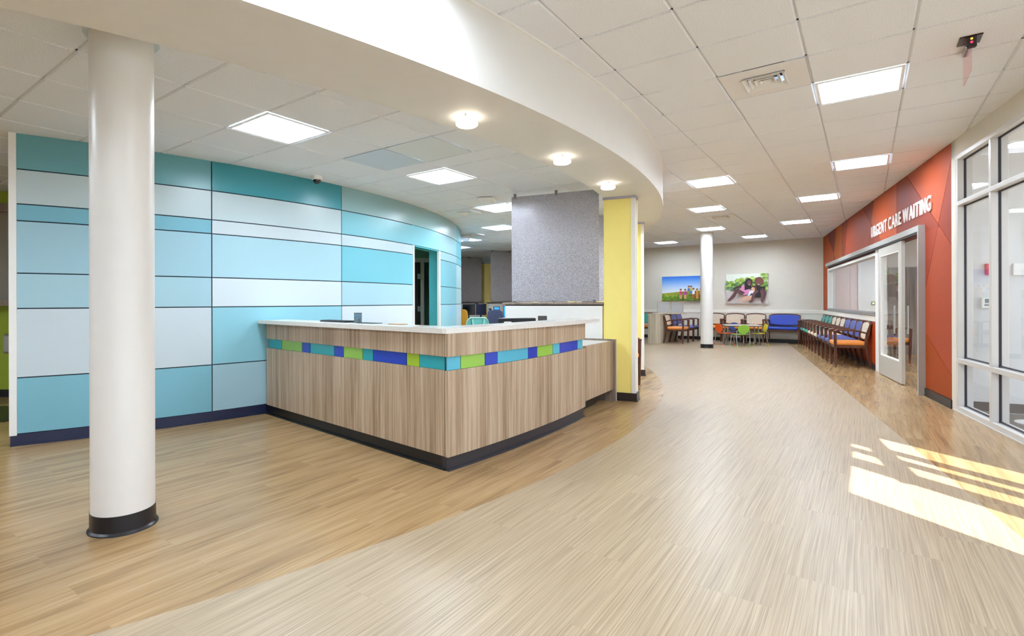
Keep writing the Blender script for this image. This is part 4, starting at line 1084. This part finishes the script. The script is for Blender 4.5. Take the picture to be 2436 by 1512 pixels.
# side wall of the vestibule, end on to the orange wall
def VW(n, s, z): return (*LW(s, n), z)
struct(MB().lbox(.0, .12, -3.3, -.12, 0, ZR).build('wall_vestibule', [mat('white wall', '#d9d9d8', .6)]))
struct(MB().lbox(-.012, .0, -3.3, -.13, 0, .10).build('baseboard_vestibule', [M_GREYBASE]))
# unseen vestibule roof, its edge cut along the sun's path to block direct sun
A_ = Vector((*LW(s_of_w(4.86), -.02), 0)); D_ = A_+Vector((.2756, -.9613, 0))*2.6; C_ = Vector((*LW(.0, -3.3), 0))
struct(MB().prism([LW(.0, -.12), (A_.x, A_.y), (D_.x, D_.y), (C_.x, C_.y)], 2.90, 3.0).build('ceiling_vestibule', [M_PAINT]))
o = copy_tree(proto); place(o, LW(-.6, -2.4), -TH, 'recessed light glimpsed inside the glass vestibule', 'lights inside the glass vestibule', 2.80)
# wall devices in the vestibule
def wbox(m, n0, n1, d0, d1, z0, z1, mi=0): m.prism([LW(-d0, n0), LW(-d1, n0), LW(-d1, n1), LW(-d0, n1)], z0, z1, mi); return m
r = thing('fire_alarm_pull', LW(0, -.33), 'red fire alarm box on the white wall behind the glass', 'fire alarm', z=1.51)
wbox(MB(), -.40, -.28, 0, .045, 1.515, 1.64).build('housing', mat('alarm red', '#d2323c', .4), r, bevel=.008)
wbox(MB(), -.375, -.315, .045, .05, 1.535, 1.62).build('label_plate', mat('pale plate', '#cfe3e4', .5), r)
wbox(MB(), -.365, -.33, .05, .06, 1.545, 1.575).build('handle', mat('blue tab', '#3660b0', .5), r); wbox(MB(), -.365, -.33, .05, .056, 1.59, 1.615).build('window', mat('green tab', '#3f8f5a', .5), r)
r = thing('thermostat', LW(0, -.29), 'white thermostat with grey display on the white wall behind the glass', 'thermostat', z=1.14)
wbox(MB(), -.345, -.25, 0, .03, 1.145, 1.262).build('housing', M_WHITE, r, bevel=.006)
wbox(MB(), -.315, -.275, .03, .032, 1.205, 1.25).build('display', mat('lcd grey', '#85888a', .3), r); wbox(MB(), -.315, -.27, .03, .034, 1.172, 1.192).build('buttons', mat('button grey', '#9a9da0', .5), r, bevel=.004)
r = thing('alarm_keypad', LW(0, -.62), 'white alarm keypad with dark display on the vestibule wall', 'keypad', z=1.5)
wbox(MB(), -.74, -.51, 0, .03, 1.505, 1.636).build('housing', M_WHITE, r, bevel=.006)
wbox(MB(), -.70, -.60, .03, .032, 1.602, 1.625).build('display', mat('lcd dark', '#6f7478', .3), r)
m = MB()
for i in range(4):
    for j in range(3): wbox(m, -.635+j*-.03, -.615+j*-.03, .03, .033, 1.525+i*.018, 1.538+i*.018)
m.build('buttons', mat('button grey'), r)
# stand glimpsed at the right edge behind the glass
r = thing('floor_stand', (5.62, 5.18), 'white floor stand with curved base behind the glass at the right edge', 'stand')
MB().lathe(0, 0, [(.20, 0), (.20, .01), (.15, .018), (.02, .03), (.01, .03)], 36).build('base', mat('grey white plastic', '#d3d4d3', .4), r, True, local=True)
MB().cyl((0, 0, .03), (0, 0, 1.15), .012).build('pole', M_STEEL, r, True, local=True)
MB().box(-.14, .14, -.012, .012, .62, 1.17).build('panel', mat('grey drape', '#b9bbbd', .6), r, bevel=.008, local=True)

# ------------------------------------------------------------------ facade towards the street, beside and behind the camera
F2o = Vector((2.93, 1.54)); F2d = Vector((.5975, .8019)); F2n = Vector((-.8019, .5975))   # n into the hall
def F2(t, n): p = F2o+F2d*t+F2n*n; return (p.x, p.y)
def fb(m, t0, t1, n0, n1, z0, z1, mi=0): m.prism([F2(t0, n0), F2(t1, n0), F2(t1, n1), F2(t0, n1)], z0, z1, mi); return m
w3 = bpy.data.objects.new('window_3', None); COL.objects.link(w3); w3.location = (*F2(-2.5, 0), 0); w3.matrix_basis = Matrix.Translation(w3.location); struct(w3)
for t in (-.035, -1.6, -3.1, -4.6, -6.1, -7.6):
    fb(MB(), t-.03, t+.03, -.03, .08, 0, 2.55).build('mullion', M_ALU, w3)
for z0, z1 in ((0, .06), (2.53, 2.58)):
    fb(MB(), -7.6, 1.25, -.03, .08, z0, z1).build('rail', M_ALU, w3)
fb(MB(), -7.6, 1.25, .02, .026, .06, 2.53).build('pane', M_GLASS, w3)
struct(fb(MB(), -7.6, 1.46, -.03, .1, 2.55, ZR+.12).build('wall_facade_head', [M_PAINT]))
cn = Vector((.2756, -.9613))  # unseen canopy slab, added outside to keep direct sun off the facade glass
q0 = F2o+F2d*(-.02); q1 = q0+cn*3.2; q2_ = F2o+F2d*(-8.5)+(-F2n)*3.2; q3 = F2o+F2d*(-8.5)
struct(MB().prism([(q0.x, q0.y), (q1.x, q1.y), (q2_.x, q2_.y), (q3.x, q3.y)], 3.0, 3.15).build('trim_16', [M_CONC]))
b0 = F2(-7.6, 0)
struct(MB().box(-17.5, b0[0], b0[1]-.1, b0[1], 0, ZR+.1).build('wall_front', [M_PAINT]))
g = MB(); g.box(-40, 50, -50, 50, -.12, -.04); struct(g.build('floor_outside', [M_CONC]))
g = MB(); g.prism([(-16, 21.5), (-3, 26), (-3, 26.1), (-16, 21.6)], 0, ZR); struct(g.build('wall_far', [M_WALLBG]))
struct(MB().box(-17.6, -17.5, -4, 27, 0, ZR).build('wall_far_side', [M_PAINT]))

# ================================================================== WAITING ROOM SEATING
def armchair(seat_m, back_m, w=.57, low=False, label='x', cat='armchair', name='waiting_armchair'):
    r = thing(name, (0, 0), label, cat); hx = w/2-.02
    for sx in (-1, 1):
        m = MB(); m.sweep([(sx*hx, -.25, 0), (sx*hx, -.255, .3), (sx*hx, -.262, .665)], (1, 0, 0), [.03, .034, .036], [.034, .042, .046])
        m.build('leg', M_CHAIRWOOD, r, bevel=.004, local=True)
    for sx in (-1, 1):
        m = MB(); m.sweep([(sx*hx, .285, 0), (sx*hx, .235, .22), (sx*hx, .205, .42), (sx*hx, .225, .62), (sx*hx*.985, .275, .80)], (1, 0, 0), .034, [.034, .042, .048, .042, .03])
        m.build('leg', M_CHAIRWOOD, r, bevel=.004, local=True)
        m = MB(); m.sweep([(sx*hx, -.29, .665), (sx*hx, -.22, .685), (sx*hx, -.05, .688), (sx*hx, .1, .672), (sx*hx, .22, .635)], (1, 0, 0), .05, [.02, .03, .032, .03, .028])
        m.build('armrest', M_CHAIRWOOD, r, bevel=.006, local=True)
    m = MB(); m.box(-hx, hx, -.265, -.235, .355, .405).box(-hx, hx, .18, .21, .355, .405); m.box(-hx, -hx+.025, -.24, .2, .36, .405).box(hx-.025, hx, -.24, .2, .36, .405)
    m.build('seat_frame', M_CHAIRWOOD, r, bevel=.003, local=True)
    MB().box(-hx+.02, hx-.02, -.285, .21, .405, .482).build('seat', seat_m, r, bevel=.028, seg=4, local=True)
    bw = hx-.012; n = 12
    top = [(bw*cos(pi*i/n), .79+.055*sin(pi*i/n)) for i in range(n+1)]
    bot = [(-bw, .56), (-bw*.5, .535), (0, .53), (bw*.5, .535), (bw, .56)]
    m = MB(); m.plate(bot+top, (0, .115, 0), (1, 0, 0), (0, .17, .985), (0, .042, -.006)); m.build('backrest', back_m, r, bevel=.012, seg=3, local=True)
    pts = [(hx*cos(pi*i/n), .115+.17*(.80+.062*sin(pi*i/n))+.028, (.80+.062*sin(pi*i/n))*.985) for i in range(n+1)]
    m = MB(); m.sweep(pts, (0, 1, .17), .05, .022); m.build('top_rail', M_CHAIRWOOD, r, bevel=.003, local=True)
    pts = [(bw*(1-2*i/8), .115+.17*(.545-.012*sin(pi*i/8))+.028, (.545-.012*sin(pi*i/8))*.985) for i in range(9)]
    m = MB(); m.sweep(pts, (0, 1, .17), .04, .02); m.build('lower_rail', M_CHAIRWOOD, r, bevel=.003, local=True)
    return r
protos = {'teal': armchair(M_TEALS, M_TEALV), 'cream': armchair(M_CREAMV, M_PATTERN), 'blue': armchair(M_SLATE, M_SLATE),
          'orange': armchair(M_ORANGEV, M_PATTERN), 'tealorange': armchair(M_ORANGEV, M_TEALV)}
used = set()
def chair(kind, xy, rz, label, group=None):
    p = protos[kind]; o = p if kind not in used else copy_tree(p); used.add(kind)
    place(o, xy, rz, label, group)
rzL = atan2(LD[1], LD[0])+pi            # chair back (+y) towards the orange wall
rzL = atan2(-LN[1], -LN[0])-pi/2
names = [('orange', 'nearest armchair of the row under the window, orange seat and patterned back'),
         ('blue', 'slate blue armchair right behind the orange-seated one'), ('blue', 'slate blue armchair, middle of the three blue ones'), ('blue', 'slate blue armchair next to the cream ones'),
         ('cream', 'cream armchair with patterned back next to the blue ones'), ('cream', 'cream armchair with patterned back, middle of its three'), ('cream', 'cream armchair with patterned back next to the teal ones'),
         ('teal', 'teal armchair next to the cream ones under the window'), ('teal', 'teal armchair, middle of the three teal ones'), ('teal', 'last teal armchair of the row, by the back corner')]
for k, (kd, lb_) in enumerate(names):
    s0 = 3.909+.5855*k+.29
    chair(kd, LW(s0, .30), rzL, lb_, 'armchairs in a row under the window')
for k, (ac, lb_) in enumerate(((-2.635, 'patterned armchair with orange seat next to the blue bench'), (-3.205, 'patterned armchair with orange seat, middle one at the back wall'), (-3.775, 'patterned armchair with orange seat partly hidden by the far column'))):
    chair('orange', G(ac, 17.45), -TH, lb_, 'patterned armchairs along the back wall')
for k, (kd, bc, lb_) in enumerate((('orange', 15.93, 'armchair with orange seat and pale back against the laminate divider'), ('blue', 16.52, 'blue armchair second along the laminate divider'), ('blue', 17.10, 'blue armchair third along the divider, partly behind the column'))):
    chair(kd, G(-4.46, bc), -TH+pi/2, lb_, 'armchairs along the laminate divider')
chair('tealorange', G(-5.72, 16.95), -TH+.05, 'armchair with teal back and orange seat left of the laminate divider')
x, y = (2.66, 7.55)
chair('orange', (2.06, 7.80), -2.6+pi, 'armchair almost hidden behind the yellow column, only its side showing')
b = armchair(M_BLUEVINYL, M_BLUEVINYL, .83, label='wide royal blue bench seat with wooden arms at the back wall', cat='bench', name='wide_bench'); place(b, G(-1.885, 17.45), -TH, 'wide royal blue bench seat with wooden arms at the back wall')

# laminate divider with two low screens
r = thing('divider_cabinet', G(-4.93, 16.2), 'pale laminate divider cabinet between the seats', 'cabinet')
m = MB(); m.prism([G(-5.08, 15.26), G(-4.86, 15.26), G(-4.77, 15.42), G(-4.77, 17.2), G(-5.08, 17.2)], 0, .845); m.build('body', M_LAM2, r)
m = MB(); m.prism([G(-5.09, 15.25), G(-4.85, 15.25), G(-4.755, 15.42), G(-4.755, 17.22), G(-5.09, 17.22)], .845, .87); m.build('top', M_LAM2, r)
for k, (x0, x1) in enumerate(((5.49, 5.87), (5.90, 6.27))):
    yy = 15.75
    r = thing('desk_screen', ((x0+x1)/2, yy), ('left' if k == 0 else 'right')+' one of the two small grey screens on the laminate divider', 'screen', 'small screens on the laminate divider', z=.87)
    MB().box(x0+.02, x1-.02, yy-.004, yy+.004, .89, 1.20).build('fabric_panel', mat('pale grey fabric', '#b9babd', .8, noise=.12, nscale=90), r)
    m = MB(); m.box(x0, x0+.02, yy-.012, yy+.012, .87, 1.215).box(x1-.02, x1, yy-.012, yy+.012, .87, 1.215).box(x0, x1, yy-.012, yy+.012, 1.2, 1.22).box(x0, x1, yy-.012, yy+.012, .87, .89)
    m.build('frame', M_LAM2, r)
# shelf carrying the screens across
r = tag(MB().prism([(5.45, 15.62), (6.32, 15.62), (6.32, 15.9), (5.45, 15.9)], .846, .8698).build('divider_shelf', M_LAM2), 'pale shelf carrying the two small grey screens', 'shelf')

# children's table and chairs
def kids_chair(mt, label):
    r = thing('kids_chair', (0, 0), label, 'children chair')
    out = [(.16*cos(2*pi*i/20)*(1 if abs(cos(2*pi*i/20)) < .9 else .98), .47+.125*sin(2*pi*i/20)) for i in range(20)]
    m = MB(); m.plate(out, (0, .13, 0), (1, 0, 0), (0, .12, 1), (0, .016, 0)); m.build('backrest', mt, r, bevel=.006, local=True)
    MB().box(-.16, .16, -.16, .14, .315, .333).build('seat', mt, r, bevel=.02, seg=3, local=True)
    for sx in (-1, 1):
        m = MB(); m.tube([(sx*.185, .21, .02), (sx*.175, .155, .30), (sx*.17, .175, .44)], .0115, 8); l = m.build('leg', M_CHROME, r, True, local=True)
        MB().lathe(sx*.185, .21, [(.002, 0), (.018, .004), (.022, .018), (.016, .034), (.004, .038)], 14).build('foot', mt, l, True, local=True)
        m = MB(); m.tube([(sx*.185, -.17, .02), (sx*.17, -.13, .30)], .0115, 8); l = m.build('leg', M_CHROME, r, True, local=True)
        MB().lathe(sx*.185, -.17, [(.002, 0), (.018, .004), (.022, .018), (.016, .034), (.004, .038)], 14).build('foot', mt, l, True, local=True)
    m = MB(); m.box(-.17, .17, -.14, -.125, .295, .312).box(-.17, .17, .13, .145, .295, .312); m.build('under_frame', M_CHROME, r, local=True)
    return r
KC = [('#8fc043', (7.20, 14.22), 0+pi, 'small lime green chair with its back to the camera'), ('#f0622a', (7.08, 14.82), 1.75, 'small orange chair at the left of the low table'),
      ('#dccb2e', (7.90, 14.62), -1.75, 'small yellow chair at the right of the low table'), ('#3c4a8c', (7.75, 15.45), 0.0, 'small dark blue chair behind the low table')]
for hx_, xy, rz, lb_ in KC:
    k = kids_chair(mat('kids plastic '+hx_, hx_, .35), lb_)
    # backrest (+y) faces away from the table
    place(k, xy, rz, lb_)
r = thing('kids_table', (7.56, 14.86), "low children's table with a grey-tan top and silver legs", 'table', rz=-.3)
MB().box(-.46, .46, -.34, .34, .53, .555).build('tabletop', mat('tan grey top', '#b5aba0', .4), r, bevel=.01, seg=3, local=True)
MB().box(-.455, .455, -.335, .335, .515, .53).build('edge_band', M_DARK, r, local=True)
for sx in (-1, 1):
    for sy in (-1, 1):
        m = MB(); m.tube([(sx*.38, sy*.24, .52), (sx*.42, sy*.27, .02)], .016, 8); l = m.build('leg', M_CHROME, r, True, local=True)
        MB().lathe(sx*.42, sy*.27, [(.002, 0), (.022, .004), (.024, .018), (.014, .034)], 14).build('foot', mat('grey blue foot', '#5d7480', .5), l, True, local=True)

# chairs inside the room behind the orange wall
chair('orange', LW(5.45, -.58), rzL+pi, 'orange-seated armchair glimpsed through the open sliding door', 'armchairs in the room behind the orange wall')
chair('blue', LW(6.04, -.58), rzL+pi, 'blue armchair glimpsed through the sliding door glass', 'armchairs in the room behind the orange wall')
for k_, p in protos.items():
    if k_ not in used: bpy.data.objects.remove(p)
